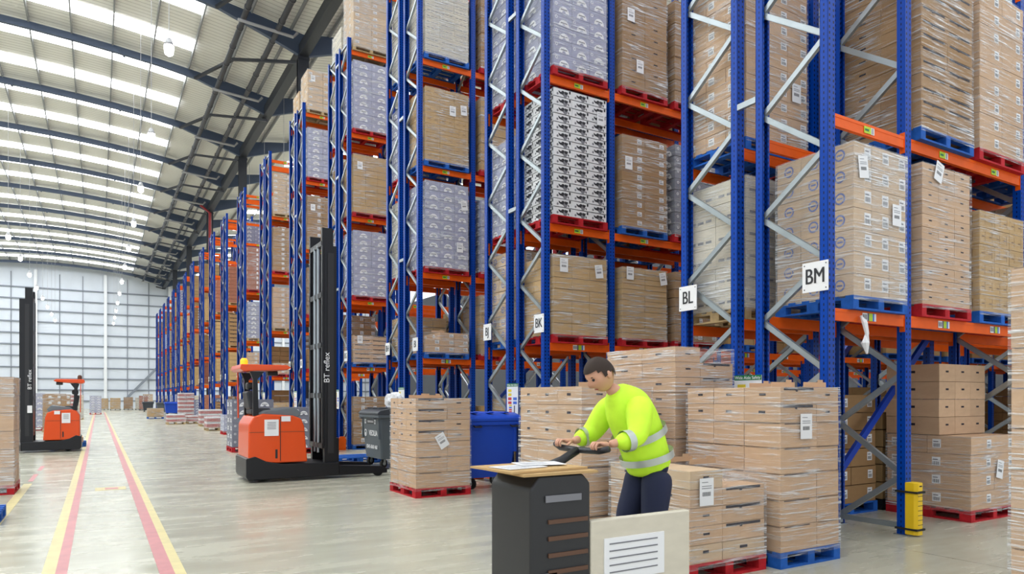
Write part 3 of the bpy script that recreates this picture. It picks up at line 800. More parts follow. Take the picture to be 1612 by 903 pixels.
# BG
rload(3,0,0,0,'labeld','blue',3,2,6,.25,0,1); rload(3,0,0,1,'slot','blue',2,2,6,.14,1,1,notes=((.1,.7,0),)); rload(3,0,0,2,'arch','red',2,2,9,.225,1,1)
rload(3,0,0,3,'plaint','red',3,2,8,.225,1,1,notes=((.1,.74,0),)); rload(3,0,0,4,'arch','red',2,2,9,.235,1,1); rload(3,0,0,5,'palel','wood',2,2,9,.21,1,2,notes=((.1,.9,10),(.35,.92,12)))
for li,s in enumerate(('plaind','labeld','arch','plaint','cream','cream')): rload(3,1,0,li,s,('blue','red','wood')[li%3],3,2,(6,7,8,8,9,5)[li],.23,0,1 if li else 0)
# BE
for li,(s,c,n,h) in enumerate((('archd','blue',6,.24),('plaind','red',3,.25),('slotd','red',11,.16),('labeld','wood',7,.27),('arch','red',8,.235),('palel','wood',5,.3))):
    rload(4,0,0,li,s,c,2,2,n,h,0,1 if li not in (0,1) else 0,notes=((.1,.7,0),) if li in(2,3,5) else ())
for li,s in enumerate(('plaind','labeld','arch','plaint','cream','palel')): rload(4,1,0,li,s,('blue','red','wood')[li%3],3,2,(6,6,8,7,8,5)[li],.23,0,1 if 0<li<5 else 0)
# further pairs
fr=random.Random(21)
pat={5:[('plaint',5,.25),('label',3,.16),('label',8,.23),('labeld',9,.22),('palel',7,.26),None],
     6:[('plaint',5,.25),('label',6,.22),('arch',8,.24),('redc',9,.25),None,None],
     7:[('slotd',8,.2),('plaint',7,.24),('slotd',8,.24),('redc',10,.22),None,None],
     8:[('slotd',6,.2),('plaint',6,.26),('plaint',8,.24),('redc',9,.24),None,None]}
for pi in range(5,18):
    for r in (0,1):
        for li in range(6):
            if pi in pat and r==0: e=pat[pi][li]
            elif li==5: e=None
            else: e=None if fr.random()<(.22 if li<4 else .5) else (fr.choice(['plaint','label','labeld','plaind','slotd','redc','print','arch','plaint','cream']),fr.choice([6,7,8]),fr.choice([.22,.24,.26]))
            if e is None: continue
            rload(pi,r,0,li,e[0],fr.choice(['blue','red','wood']),2,2,e[1] if li else min(e[1],7),e[2],0,1 if (pi<7 and r==0) else 0)

dr=random.Random(9)
XD=[11.1,12.4,13.9,15.2,16.7,18.0,19.5,20.8,22.3,23.6,25.1,26.4,27.9,29.2]
for pi,r,bs in ((0,0,range(2,14)),(0,1,range(1,14)),(1,0,range(3,14)),(1,1,range(2,12))):
    for b in bs:
        for li in (0,1,2):
            if li==0 and dr.random()<.3 or (li and b<2 and pi==0 and r==0): continue
            y=ROWY[pi]+(-.06 if r==0 else 1.21); nm=NAMES[pi*2+r]; z=0 if li==0 else LV[li-1]; col=dr.choice(['blue','red'])
            if (pi,r,b,li) in (): continue
            c_=dr.choice(['plaint','plaind','labeld','plaint']); n_=dr.choice([5,6,7])
            lb='%s slot along the %s of rack %s'%(ORD[b+4],('floor','lowest beams','second beams')[li],nm)
            if b<4 and (pi,r) in ((0,1),(1,0)) and li<2: continue
            pallet(XD[b],y,z,1.2,1.0,col,col+' pallet, '+lb,'pallets in the racks')
            load(XD[b]+.02,y+.01,z+.152,1.16,.98,2,2,[.25]*n_,c_,STN[c_]+', '+lb,'carton loads in the racks',0,0,b)
# ---------------------------------------------------------------- floor stacks in front
def stack(nm,x,y,W,D,col,xs,ys,layers,st,label,plabel,wrap=1,z=0,notes=(),missing=(),flaps=False,seed=1,detail=1,parts=True,group=None):
    pallet(x,y,z,W,D,col,plabel,group,parts)
    return load(x+.01,y+.01,z+.152,W-.02,D-.02,xs,ys,layers,st,label,group,detail,wrap,seed,notes,missing=missing,flaps=flaps)
# S1 behind the truck, beside the blue bin
t=stack('a',4.33,10.24,.99,1.13,'red',[0,.57,1],[0,.38,.7,1],[.25,.25,.25,.174,.174,.174,.174],['seamed']*3+['slot']*4,
 'tall brown wrapped carton stack on the red pallet beside the blue bin','red pallet under the tall carton stack beside the blue bin',notes=((.45,.42,-30),),flaps=3,seed=11)
# S2 blue pallet
t=stack('b',5.45,4.25,.90,1.2,'blue',[0,.61,1],[0,.36,.69,1],[.245,.245,.246,.245,.235,.175,.163],['seamed']*5+['slot']*2,
 'tall brown carton stack on the blue pallet beside the BM rack end','blue pallet under the tall carton stack beside the BM rack end',notes=((.3,.68,0),),flaps=3,seed=12)
# S3 red pallet, front
t=stack('c',4.38,4.34,.98,1.1,'red',[0,.42,1],[0,.5,1],[.163]*5,['tray','slot','slot','slot','tray'],
 'low stack of five brown tray layers on the red pallet in front','red pallet under the low tray stack in front',notes=((.1,.62,0),),missing=((4,1,0),(4,1,1)),flaps=2,seed=13)
# S4 behind the person
t=stack('d',4.17,5.62,.95,1.2,'blue',[0,.5,1],[0,.36,.69,1],[.25]*4+[.19]*3,['seamed']*4+['hole']*3,
 'brown wrapped carton stack directly behind the worker in the lime jacket','blue pallet under the carton stack behind the worker',flaps=2,seed=14)
# S6 tall behind S2
t=stack('e',5.45,5.62,.93,1.2,'red',[0,.42,1],[0,.46,1],[.25]*4+[.17]*6,['seamed']*4+['slot']*6,
 'tallest pale carton stack, behind the one on the blue pallet','red pallet under the tallest pale carton stack',missing=((9,1,0),(9,1,1)),seed=15)
# right edge stack
t=stack('f',5.98,1.5,1.1,1.1,'wood',2,[0,.5,1],[.305]*8,'plain','tall plain carton stack standing in the aisle opposite rack BM','wooden pallet under the plain carton stack opposite rack BM',seed=16)
# left edge stack
t=stack('g',-2.3,14.1,1.1,1.0,'red',3,3,[.3]*6,'plain','brown wrapped carton stack on the red pallet in front of the parked reach truck','red pallet in front of the parked reach truck',wrap=2,seed=17)
pallet(-2.3,10.7,0,1.22,.95,'blue','empty blue pallet with loose film, near the yellow floor line',None,True)
mb=MB(); rr=random.Random(3)
for q in range(14):
    a=rr.uniform(-2.0,-1.15); b=rr.uniform(10.75,11.5); z=.16+rr.uniform(0,.05)
    mb.add([(a,b,z),(a+.16,b+.03,z+.05),(a+.12,b+.15,z+.01),(a-.02,b+.12,z+.06)],[(0,1,2),(0,2,3)],M_paper)
tag(mb.build('film_scrap'),'crumpled white plastic film lying on the empty blue pallet','plastic film')
# grey arch stacks in front of rack BG
t=stack('h',4.85,20.2,1.2,1.0,'red',3,2,[.235]*5,'archd','dark grey printed carton stack on the red pallet in front of rack BG','red pallet under the dark grey printed stack before rack BG',wrap=0,seed=18,missing=((4,2,0),(4,2,1)))
mb=MB(); mb.box(5.63,6.05,20.22,20.7,1.09,1.3,M_blkcol)
tag(mb.build('film_wrapped_box',bevel=.01),'purple film wrapped box on the grey printed stack before rack BG','box')
t=stack('i',3.35,21.6,1.2,1.0,'red',2,2,[.235]*6,'archd','taller dark grey printed stack left of the one before rack BG, behind the moving truck','red pallet under the taller grey printed stack',wrap=0,seed=19)
t=stack('j',4.67,32.24,1.26,1.0,'red',2,2,[.235]*3,'arch','low pale printed stack on a red pallet in front of rack BC','red pallet of the low pale printed stack near rack BC',wrap=1,seed=20)
far=[('a',3.53,46.26,1.0,2,.62,'pink'),('b',4.69,46.9,1.0,2,.5,'pink'),('c',6.0,60.2,1.1,6,2.0,'pink'),('d',4.9,42.24,1.15,3,.95,'pink'),('e',4.5,36.4,1.1,2,.68,'pink')]
fl=['low pink and white carton stack, furthest out into the aisle','low pink and white stack second from the aisle','tall white and pink carton stack at the rack ends','medium pink and white stack with film top','low pink stack just beyond the pale printed one']
for (n_,x,y,w,nl,h,st),lb in zip(far,fl):
    if n_=='c': y=58.9; x=5.3
    stack(n_,x,y,w,1.0,'wood',2,2,[(h-.15)/nl]*nl,st,lb,'wooden pallet under the '+lb,seed=30,detail=0,parts=False)
stack('k',3.21,59.64,1.13,1.0,'blue',2,2,[.33,.33],'plaint','low tan carton load on the blue pallet alone in the main aisle','blue pallet standing alone in the main aisle',seed=31,detail=0,parts=False)
stack('l',-.74,78.57,1.0,1.0,'red',2,2,[.24]*7,'arch','pale grey printed stack on a red pallet at the far end of the walkway','red pallet at the far end of the walkway',seed=32,detail=0,parts=False)
wl=[(0.2,106,.95,5,.28,'plaint','tan'),(1.3,104,1.2,5,.29,'print','cream striped'),(2.9,106,1.1,5,.31,'plaind','dark brown'),(4.2,104,1.1,5,.3,'cream','cloudy wrapped'),(5.5,101,1.1,6,.29,'redc','red-brown'),(6.3,108,1.2,6,.33,'palel','pale labelled')]
for i,(x,y,w,nl,h,st,ds) in enumerate(wl):
    if x>5: x-=1.0
    stack('m',x,y,w,1.0,'black',2,2,[h]*nl,st,'%s carton stack by the far wall, %s from the walkway'%(ds,ORD[i]),'black pallet by the far wall, %s from the walkway'%ORD[i],seed=40+i,detail=0,parts=False)
# left-hand stacks behind the reach truck
ls=[(-2.25,39,1.1,6,.27,'labeld','wood'),(-2.6,44.0,1.1,6,.28,'slotd','blue'),(-2.2,49.5,1.1,7,.24,'pink','blue'),(-2.0,60.3,1.05,6,.28,'cream','wood'),(-3.4,41,1.1,6,.28,'arch','red'),(-4.6,46,1.1,6,.3,'print','red'),(-1.55,66,.5,2,.2,'plaint','wood')]
for i,(x,y,w,nl,h,st,pc) in enumerate(ls):
    stack('n',x,y,w,1.0,pc,3,2,[h]*nl,st,'%s load in the storage line behind the parked truck, %s one'%(STN[st].split(' cartons')[0],ORD[i]),'%s pallet in the storage line behind the parked truck, %s one'%(pc,ORD[i]),seed=60+i,detail=0,parts=False)
pallet(-1.35,26.6,0,1.0,1.2,'blue','blue pallet stack bottom behind the parked reach truck'.replace('stack bottom ',''),None,False)
load(-1.33,26.65,.15,.9,1.0,2,2,[.18],'palel','thin pale carton layer on the blue pallet behind the parked reach truck',None,0,0,8)
pallet(4.95,16.45,0,1.15,1.0,'blue','empty worn blue pallet lying behind the dark grey wheeled bin',None,True)

# ---------------------------------------------------------------- wheeled bins
def wheel_bin(x,y,W,D,H,rot,mt,mtd,label,logo=False,lidm=None,handles=True):
    """long side W along local x (facing local -y)"""
    t=thing('wheeled_bin',(x,y,0),label,'wheeled bin',None,rot)
    mb=MB(); hb=.2; ht=H-.22; ins=.09
    n=6
    def ring(z,k):
        a=ins*(1-k); r=.06; pts=[]
        for cx,cy,s in ((a+r,a*.8+r,180),(W-a-r,a*.8+r,270),(W-a-r,D-a*.8-r,0),(a+r,D-a*.8-r,90)):
            for q in range(4): an=R(s+30*q); pts.append((cx+r*math.cos(an),cy+r*math.sin(an),z))
        return pts
    vs=[];L_=[(hb,0.),(hb+.06,.05),(ht*.6,.6),(ht,1.)]
    for z,k in L_: vs+=ring(z,k)
    N=16;fs=[tuple(range(N-1,-1,-1)),tuple(range(3*N,4*N))]
    for i in range(3):
        for q in range(N): fs.append((i*N+q,i*N+(q+1)%N,(i+1)*N+(q+1)%N,(i+1)*N+q))
    mb.add(vs,fs,mt)
    # recessed ribs on the front and a moulded rib on sides
    for q in (.06,.94): mb.box(W*q-.03,W*q+.03,-.01,.06,ht-.5,ht-.04,mt)
    mb.build('bin_body',t,bevel=.008)
    mb=MB(); mb.box(-.05,W+.05,-.05,D+.05,ht-.02,ht+.05,mt); mb.build('rim',t,bevel=.015)
    lm=lidm or mt; mb=MB()
    prof=[(-.06,ht+.05),(D+.06,ht+.05),(D+.06,ht+.12),(D*.8,ht+.19),(D*.3,ht+.2),(0.0,ht+.15),(-.06,ht+.1)]
    mb.prism(prof,-.05,W+.05,lm,'x'); 
    for q in (.2,.5,.8): mb.box(W*q-.05,W*q+.05,.05,D-.05,ht+.19,ht+.215,lm)
    mb.build('lid',t,bevel=.02)
    for sx in (.12,.82):
        mb=MB(); a=W*sx; mb.tube([(a,-.05,ht-.02),(a,-.1,ht-.04),(a+.13,-.1,ht-.04),(a+.13,-.05,ht-.02)],.014,mtd,8); mb.build('handle',t)
    for sx in (-.03,W+.03):
        mb=MB(); mb.tube([(sx-.03,D/2,ht-.03),(sx+.03,D/2,ht-.03)],.04,mtd,12); mb.build('trunnion',t)
    for px,pyy in ((.18,.16),(W-.18,.16),(.18,D-.16),(W-.18,D-.16)):
        w=obj('castor',None,t,(px,pyy,0)); w.rotation_euler[2]=R(25)
        mb=MB(); mb.tube([(-.025,0,.1),(.025,0,.1)],.1,M_rubber,20); mb.build('wheel',w)
        mb=MB(); mb.tube([(-.03,0,.1),(.03,0,.1)],.045,M_galv,14); mb.box(-.04,-.033,-.03,.03,.09,.21,M_galv); mb.box(.033,.04,-.03,.03,.09,.21,M_galv); mb.box(-.05,.05,-.05,.05,.2,.215,M_galv); mb.build('fork',w)
    if logo:
        s=obj('bin_print',None,t,(0,0,0))
        mb=MB(); 
        def yat(z): return (ins*(1-(.05+.55*(z-hb-.06)/(ht*.6-hb-.06) if z<ht*.6 else .6+.4*(z-ht*.6)/(ht*.4))))*.8-.006
        cz=.78; yy=yat(cz); mb.disc((W*.2,cz,yy-.004),.085,'y',M_paper,n=24); mb.disc((W*.2,cz,yy-.006),.062,'y',mt,n=24); mb.disc((W*.2,cz-.02,yy-.008),.034,'y',M_paper,n=16)
        zt=1.05; yy=yat(zt); mb.box(W*.33,W*.7,yy-.006,yy-.002,zt-.045,zt+.045,M_black)
        for q in (.24,.76): mb.box(W*q-.05,W*q+.04,yy-.008,yy-.002,zt-.05,zt+.05,M_paper); mb.box(W*q-.02,W*q+.015,yy-.01,yy-.008,zt-.03,zt+.03,M_ink)
        for q in (-.012,.015): mb.box(W*.36,W*.67,yy-.008,yy-.006,zt+q-.005,zt+q+.005,M_paper)
        mb.build('emblem',s)
        text('VEOLIA',.17,M_paper,s,(W*.63,yat(.78)-.008,.78),'-y',bold=.004)
        text('0345 6060 460',.12,M_paper,s,(W*.52,yat(.48)-.012,.46),'-y',bold=.003)
    return t
wheel_bin(5.45,16.2,1.25,.95,1.38,-R(90),M_grib,M_grid,'dark grey four-wheeled bin with white lettering, beside rack BI',True,M_grid)
mb=MB(); rr=random.Random(5)
import bmesh
bm=bmesh.new(); bmesh.ops.create_icosphere(bm,subdivisions=3,radius=.2)
for v in bm.verts: v.co*=1+.18*math.sin(v.co.x*40+v.co.y*23)+rr.uniform(-.05,.05)
me=bpy.data.meshes.new('plastic_bag'); bm.to_mesh(me); bm.free(); me.materials.append(M_paper)
o=obj('plastic_bag',me,None,(6.05,15.6,1.52)); tag(o,'white plastic bag lying on the dark grey bin lid','plastic bag')
wheel_bin(5.42,10.62,1.05,.7,1.36,0,M_bbin,M_black,'blue four-wheeled bin in front of rack BJ','',M_bbin)
wheel_bin(6.2-1.3,75.5,1.1,.95,1.2,0,M_grib,M_grid,'dark grey wheeled bin far down the aisle, beside the blue one',False,M_grid)
wheel_bin(5.3,71.5,1.1,.95,1.25,0,M_bbin,M_black,'blue wheeled bin far down the aisle beside the grey one',False,M_bbin)
wheel_bin(4.4,90.5,1.1,.95,1.2,0,M_grid,M_black,'black wheeled bin furthest down the aisle',False,M_grid)

# ---------------------------------------------------------------- reach trucks
def reach_truck(x,y,label,flip=False,mastH=4.97,mw=.0):
    """built with mast toward local -x; near side at local y=0"""
    t=thing('reach_truck',(x,y,0),label,'reach truck',None,R(180) if flip else 0)
    W=1.15
    o0=0 if not flip else -W
    def P(mb,n,parent=t,bevel=0,smooth=False):
        return mb.build(n,parent,(0,o0,0),bevel=bevel,smooth=smooth)
    mb=MB(); mb.prism([(0,.06),(1.72,.06),(1.76,.12),(1.76,.46),(1.6,.5),(1.4,.4),(1.1,.34),(0,.32)],0,W,M_blackm,'y'); P(mb,'chassis',bevel=.015)
    mb=MB(); prof=[(.62,.36),(1.68,.36),(1.72,.5),(1.71,1.1),(1.62,1.25),(1.45,1.3),(.9,1.26),(.74,1.2),(.68,1.05)]
    mb.prism(prof,.02,W-.02,M_truck,'y'); body=P(mb,'body',bevel=.03)
    def side(y0,y1):
        return (y0,y1) if not flip else (W-y1,W-y0)
    a,b=side(.014,.022); mb=MB(); mb.box(1.13,1.142,a,b,.4,1.24,M_black); mb.box(1.19,1.23,a,b,.45,.62,M_black); mb.box(.66,1.7,a,b,.95,.957,M_seam); mb.build('panel_line',body)
    a,b=side(.008,.016); mb=MB(); mb.box(1.17,1.43,a,b,.88,1.19,M_paper)
    a,b=side(.005,.008)
    for q in range(5): mb.box(1.22,1.38,a,b,1.13-.03*q,1.14-.03*q,M_inkg)
    mb.build('paper_notice',body)
    a,b=side(.008,.016); mb=MB(); mb.box(.95,1.12,a,b,1.15,1.25,M_paper); mb.build('data_label',body)
    mb=MB(); mb.prism([(.8,1.2),(1.55,1.28),(1.4,1.36),(.85,1.42),(.72,1.3)],.1,W-.1,M_tgrey,'y'); P(mb,'dashboard',bevel=.02)
    # seat
    s=obj('seat',None,t,(0,o0,0))
    mb=MB(); mb.box(1.25,1.62,.3,.85,1.28,1.4,M_seat); mb.build('seat_cushion',s,bevel=.04)
    mb=MB(); mb.prism([(1.48,1.38),(1.64,1.38),(1.7,1.72),(1.55,1.75)],.32,.82,M_seat,'y'); mb.build('seat_back',s,bevel=.04)
    mb=MB(); mb.box(1.46,1.66,.44,.7,1.76,1.9,M_black); mb.build('headrest',s,bevel=.04)
    # guard posts and overhead guard
    for yy in (.12,W-.12):
        mb=MB(); mb.prism([(1.52,1.26),(1.62,1.26),(1.62,1.95),(1.68,2.1),(1.42,2.1),(1.54,1.95)],yy-.04,yy+.04,M_blackm,'y'); P(mb,'guard_post')
    mb=MB(); mb.tube([(1.73,.12,1.2),(1.74,.12,2.14)],.015,M_truck,8); P(mb,'grab_rail')
    mb=MB(); mb.prism([(.92,2.18),(1.0,2.14),(1.8,2.1),(1.86,2.15),(1.84,2.23),(1.0,2.23)],.04,W-.04,M_truck,'y')
    P(mb,'overhead_guard',bevel=.015)
    mb=MB(); mb.box(1.0,1.2,.1,.3,2.05,2.14,M_black); P(mb,'work_light',bevel=.02)
    mb=MB(); mb.tube([(1.7,W/2,2.23),(1.7,W/2,2.33),(1.7,W/2,2.37)],[.07,.07,.04],M_amber if flip else M_tcrate,12); P(mb,'beacon')
    # mast
    m=obj('mast',None,t,(0,o0,0))
    for yy in (.12,W-.12):
        mb=MB(); mb.box(0.04-mw,.28+mw*.5,yy-.06,yy+.06,.32,mastH*.93,M_blackm); mb.box(.1,.22,yy-.065,yy+.085,.5,mastH*.9,M_black); mb.build('outer_rail',m)
        mb=MB(); mb.box(.1,.32,yy-.04,yy+.04,.7,mastH,M_blackm); mb.build('inner_rail',m)
    for z in (.6,1.6,2.6,3.6,mastH-.35):
        mb=MB(); mb.box(.24,.32,.1,W-.1,z,z+.1,M_blackm); mb.build('cross_member',m)
    mb=MB()
    for yy in (.45,.7): mb.tube([(.3,yy,.5),(.3,yy,mastH-.3)],.03,M_galv,8)
    mb.build('lift_cylinder',m)
    mb=MB(); mb.box(-.02,.1,.1,W-.1,.35,.8,M_blackm)
    mb.build('fork_carriage',m)
    for yy in (.3,.75):
        mb=MB(); mb.prism([(-1.15,.1),(-.02,.1),(-.02,.75),(-.07,.75),(-.07,.15),(-1.15,.12)],yy,yy+.12,M_blackm,'y'); mb.build('fork',m)
    text('BT reflex',.16,M_paper,m,(.24,.03,2.2),'-y',extra=90) if not flip else text('BT reflex',.16,M_paper,m,(.24,W-.03,2.2),'+y',extra=90)
    mb=MB(); mb.box(.17,.31,.03,.036,1.2,1.42,M_paper); mb.build('rating_plate',m)
    for xx in (-.35,):
        for yy in (.0,W-.14):
            mb=MB(); mb.prism([(-1.0,.06),(0,.06),(0,.26),(-.9,.2),(-1.0,.14)],yy,yy+.14,M_blackm,'y'); P(mb,'support_leg')
    for xx,yy in ((-.82,.03),(-.82,W-.11),(1.35,.45)):
        mb=MB(); mb.tube([(xx,yy,.1 if xx<0 else .15),(xx,yy+.08 if xx<0 else yy+.14,.1 if xx<0 else .15)],.1 if xx<0 else .15,M_rubber,18); P(mb,'wheel')
    return t
lt=reach_truck(-1.92,24.5,'orange and black reach truck parked beside the walkway on the left, tall black mast',mw=.1); lt.scale=(.84,1,.97)
reach_truck(4.12,13.6,'orange reach truck driving between the racks and the walkway, forks toward the racks',flip=True)

# ---------------------------------------------------------------- pedestrian with order picker
PX,PY=2.2,3.4
t=thing('order_picker_truck',(PX-.35,PY,0),'black and beige low-level order picker truck under the worker\'s hands','order picker')
mb=MB(); mb.prism([(.3,.05),(1.62,.05),(1.62,.2),(.78,.2),(.78,.3),(.3,.3)],0,.78,M_blackm,'y'); mb.build('chassis',t,bevel=.01)
mb=MB(); mb.prism([(.32,.3),(.76,.3),(.76,1.08),(.7,1.14),(.38,1.14),(.32,1.06)],.02,.5,M_black,'y'); pu=mb.build('power_unit',t,bevel=.02)
mb=MB()
for q in range(5): mb.box(.44,.73,.008,.018,.45+.1*q,.475+.1*q,M_tcrate)
mb.box(.36,.5,.008,.016,.5,.56,M_inkg); mb.box(.42,.68,.008,.016,.98,1.02,M_inkg); mb.build('grille',pu)
mb=MB(); mb.box(.26,.8,.0,.56,1.14,1.155,M_cardt); mb.build('console_tray',t)
mb=MB(); mb.tube([(.66,.53,1.1),(.9,.53,1.17),(1.03,.53,1.235)],.03,M_black,10); mb.tube([(1.06,.22,1.26),(1.045,.3,1.24),(1.04,.53,1.235),(1.045,.76,1.24),(1.06,.84,1.26)],.022,M_black,10); mb.build('steering_handle',t,smooth=True)
mb=MB(); mb.box(.76,1.6,.02,.08,.18,.84,M_cardw); sp=mb.build('side_panel',t,bevel=.01)
mb=MB(); mb.box(.86,1.36,.012,.02,.45,.72,M_paper)
for q in range(5): mb.box(.9,1.3,.009,.012,.5+.045*q,.508+.045*q,M_inkg)
mb.build('white_label',sp)
mb=MB(); mb.box(.76,1.6,.09,.76,.2,.22,M_rubber); mb.build('platform',t)
for yy in (.12,.5):
    mb=MB(); mb.box(1.6,2.75,yy,yy+.16,.05,.11,M_blackm); mb.build('fork',t)
for xx,yy in ((.35,.3),(2.5,.15),(2.5,.53),(1.3,.05)):
    mb=MB(); mb.tube([(xx,yy,.07),(xx,yy+.1,.07)],.07,M_rubber,16); mb.build('wheel',t)
mb=MB(); mb.box(0,.58,0,.46,0,.012,M_cardt); o=mb.build('cardboard_sheet',None,(PX-.14,PY+.04,1.157)); tag(o,'flat tan cardboard sheet on top of the black truck console','cardboard'); o.rotation_euler[2]=R(5)
for i,(a,b,r) in enumerate(((.0,.08,8),(.16,.2,-12))):
    mb=MB(); mb.box(0,.3,0,.21,0,.003,M_paper)
    for q in range(5): mb.box(.03,.2,.03+.03*q,.036+.03*q,.003,.0035,M_inkg)
    o=mb.build('paper_sheet',None,(PX-.1+a,PY+.06+b,1.172+.006*i)); o.rotation_euler[2]=R(r)
    tag(o,['white paper sheet at the outer end of the cardboard on the truck','white paper sheet closer to the worker on the cardboard'][i],'paper')

def skin_mesh(name,pts,edges,mt,root=0,sub=2):
    me=bpy.data.meshes.new(name); me.from_pydata([p[:3] for p in pts],edges,[])
    o=bpy.data.objects.new(name,me); COL.objects.link(o)
    mo=o.modifiers.new('s','SKIN'); mo.use_smooth_shade=True
    if not me.skin_vertices:
        bpy.context.view_layer.objects.active=o
        try: me.skin_vertices_new()
        except Exception:
            a=me.attributes.new('skin_vertices','FLOAT_VECTOR','POINT') if False else None
    sv=me.skin_vertices[0].data if me.skin_vertices else None
    if sv:
        for v,p in zip(sv,pts): v.radius=(p[3],p[4] if len(p)>4 else p[3]); v.use_root=False
        sv[root].use_root=True
    sb=o.modifiers.new('u','SUBSURF'); sb.levels=sub; sb.render_levels=sub
    bpy.context.view_layer.update()
    m2=bpy.data.meshes.new_from_object(o.evaluated_get(bpy.context.evaluated_depsgraph_get()))
    m2.materials.clear(); m2.materials.append(mt)
    bpy.data.objects.remove(o); return m2
def merge(name,meshes,mats_):
    bm=bmesh.new()
    for i,m_ in enumerate(meshes):
        n0=len(bm.faces); bm.from_mesh(m_)
        bm.faces.ensure_lookup_table()
        for f in bm.faces[n0:]: f.material_index=i if len(mats_)>1 else 0; f.smooth=True
    me=bpy.data.meshes.new(name); bm.to_mesh(me); bm.free()
    for m_ in mats_: me.materials.append(m_)
    return me
P0=Vector((3.42,3.93,.2))   # between the feet, on the platform
pr=thing('person',P0,'worker in lime hi-vis jacket and navy trousers leaning forward over the truck handle','person'); pr.scale=(1.05,1.05,1.05)
# local frame: x toward +X (behind), person faces -x
hip=(.14,0,.86); 
body=[(.14,0,.88,.13,.15),(.08,0,1.03,.125,.15),(-.02,0,1.18,.135,.17),(-.13,0,1.3,.13,.17),(-.22,0,1.37,.06,.07),(-.29,0,1.41,.055,.058)]
def limb(sy):
    return dict(sh=(-.13,sy*.19,1.31,.06),el=(-.2,sy*.24,1.06,.045),wr=(-.42,sy*.2,1.02,.03))
pts=[(.12,0,.88,.07),(.06,0,1.02,.07),(-.02,0,1.16,.075),(-.1,0,1.27,.07),(-.18,0,1.37,.055),(-.26,0,1.42,.05)]
ed=[(0,1),(1,2),(2,3),(3,4),(4,5)]
for s in (-1,1):
    b=len(pts)
    pts+=[(-.13,s*.15,1.27,.045),(-.2,s*.25,1.07,.036),(-.41,s*.2,1.03,.028)]
    ed+=[(3,b),(b,b+1),(b+1,b+2)]
    b=len(pts)
    pts+=[(.12,s*.08,.8,.05),(.03-.03*s,s*.11,.47,.045),(.1,s*.13,.09,.04),(-.05,s*.14,.04,.035)]
    ed+=[(0,b),(b,b+1),(b+1,b+2),(b+2,b+3)]
bodym=skin_mesh('body',pts,ed,M_skin)
# head
bm=bmesh.new(); bmesh.ops.create_uvsphere(bm,u_segments=24,v_segments=18,radius=.1)
for v in bm.verts:
    c=v.co; c.z*=1.22; c.x*=1.05; c.y*=.84
    if c.z<0: c.y*=1+c.z*1.6; c.x*=1+c.z*.8
    if c.x<-.07 and abs(c.y)<.02 and -.04<c.z<.02: c.x-=.022*(1-abs(c.y)/.02)      # nose
    if c.x<-.06 and .012<abs(c.y)<.045 and .005<c.z<.035: c.x+=.012                # eye sockets
    if c.x<-.06 and abs(c.y)<.03 and -.075<c.z<-.06: c.x+=.006                     # mouth
headm=bpy.data.meshes.new('head'); bm.to_mesh(headm); bm.free()
hd=Matrix.Translation((-.325,0,1.49))@Matrix.Rotation(R(-38),4,'Y')
headm.transform(hd)
def small_sphere(c,r,sc=(1,1,1)):
    b=bmesh.new(); bmesh.ops.create_uvsphere(b,u_segments=10,v_segments=8,radius=r)
    m_=bpy.data.meshes.new('s'); b.to_mesh(m_); b.free(); m_.transform(Matrix.Diagonal((*sc,1))); m_.transform(Matrix.Translation(c)); return m_
ears=[]; eyes=[]
for s in (-1,1):
    e=small_sphere((0.01,s*.086,-.005),.026,(.8,.35,1.2)); e.transform(hd); ears.append(e)
    e=small_sphere((-.083,s*.031,.018),.011); e.transform(hd); eyes.append(e)
hands=[]
for s in (-1,1):
    wx,wy,wz=-.41,s*.2,1.03
    hands.append(skin_mesh('palm',[(wx,wy,wz,.025,.022),(wx-.05,wy,wz+.005,.034,.018),(wx-.085,wy,wz+.01,.036,.016)],[(0,1),(1,2)],M_skin,sub=1))
    for k in range(4):
        yy=wy+(k-1.5)*.02; l=(.9,1.,.95,.75)[k]
        hands.append(skin_mesh('f',[(wx-.08,yy,wz+.012,.009),(wx-.08-.035*l,yy,wz+.016,.009),(wx-.08-.055*l,yy,wz-.008,.0085),(wx-.08-.045*l,yy,wz-.032,.007)],[(0,1),(1,2),(2,3)],M_skin,sub=1))
    hands.append(skin_mesh('t',[(wx-.03,wy-s*.025,wz,.011),(wx-.065,wy-s*.048,wz-.012,.010),(wx-.09,wy-s*.045,wz-.028,.008)],[(0,1),(1,2)],M_skin,sub=1))
allm=[bodym,headm]+ears+hands
me=merge('body',allm,[M_skin]); obj('body',me,pr)
me=merge('eyes',eyes,[M_ink]); obj('eyes',me,pr)
mo=[]
for c_,r_,sc_ in (((-.088,.031,.04),.014,(.3,1.1,.25)),((-.088,-.031,.04),.014,(.3,1.1,.25))):
    e=small_sphere(c_,r_,sc_); e.transform(hd); mo.append(e)
obj('eyebrows',merge('eyebrows',mo,[M_hair]),pr)
e=small_sphere((-.083,0,-.062),.02,(.35,1,.22)); e.transform(hd); obj('lips',merge('lips',[e],[mat('lips',(170,98,90),rough=.5)]),pr)
# hair cap
bm=bmesh.new(); bmesh.ops.create_uvsphere(bm,u_segments=24,v_segments=16,radius=.108)
for v in bm.verts: v.co.z*=1.2; v.co.y*=.86; v.co.x*=1.06
for v in [v for v in bm.verts if v.co.z<.0 and v.co.x<.03 or v.co.z<-.07 or (v.co.x<-.055 and v.co.z<.07)]: bm.verts.remove(v)
hm=bpy.data.meshes.new('hair'); bm.to_mesh(hm); bm.free(); hm.transform(hd); hm.materials.append(M_hair)
for p in hm.polygons: p.use_smooth=True
obj('hair',hm,pr)
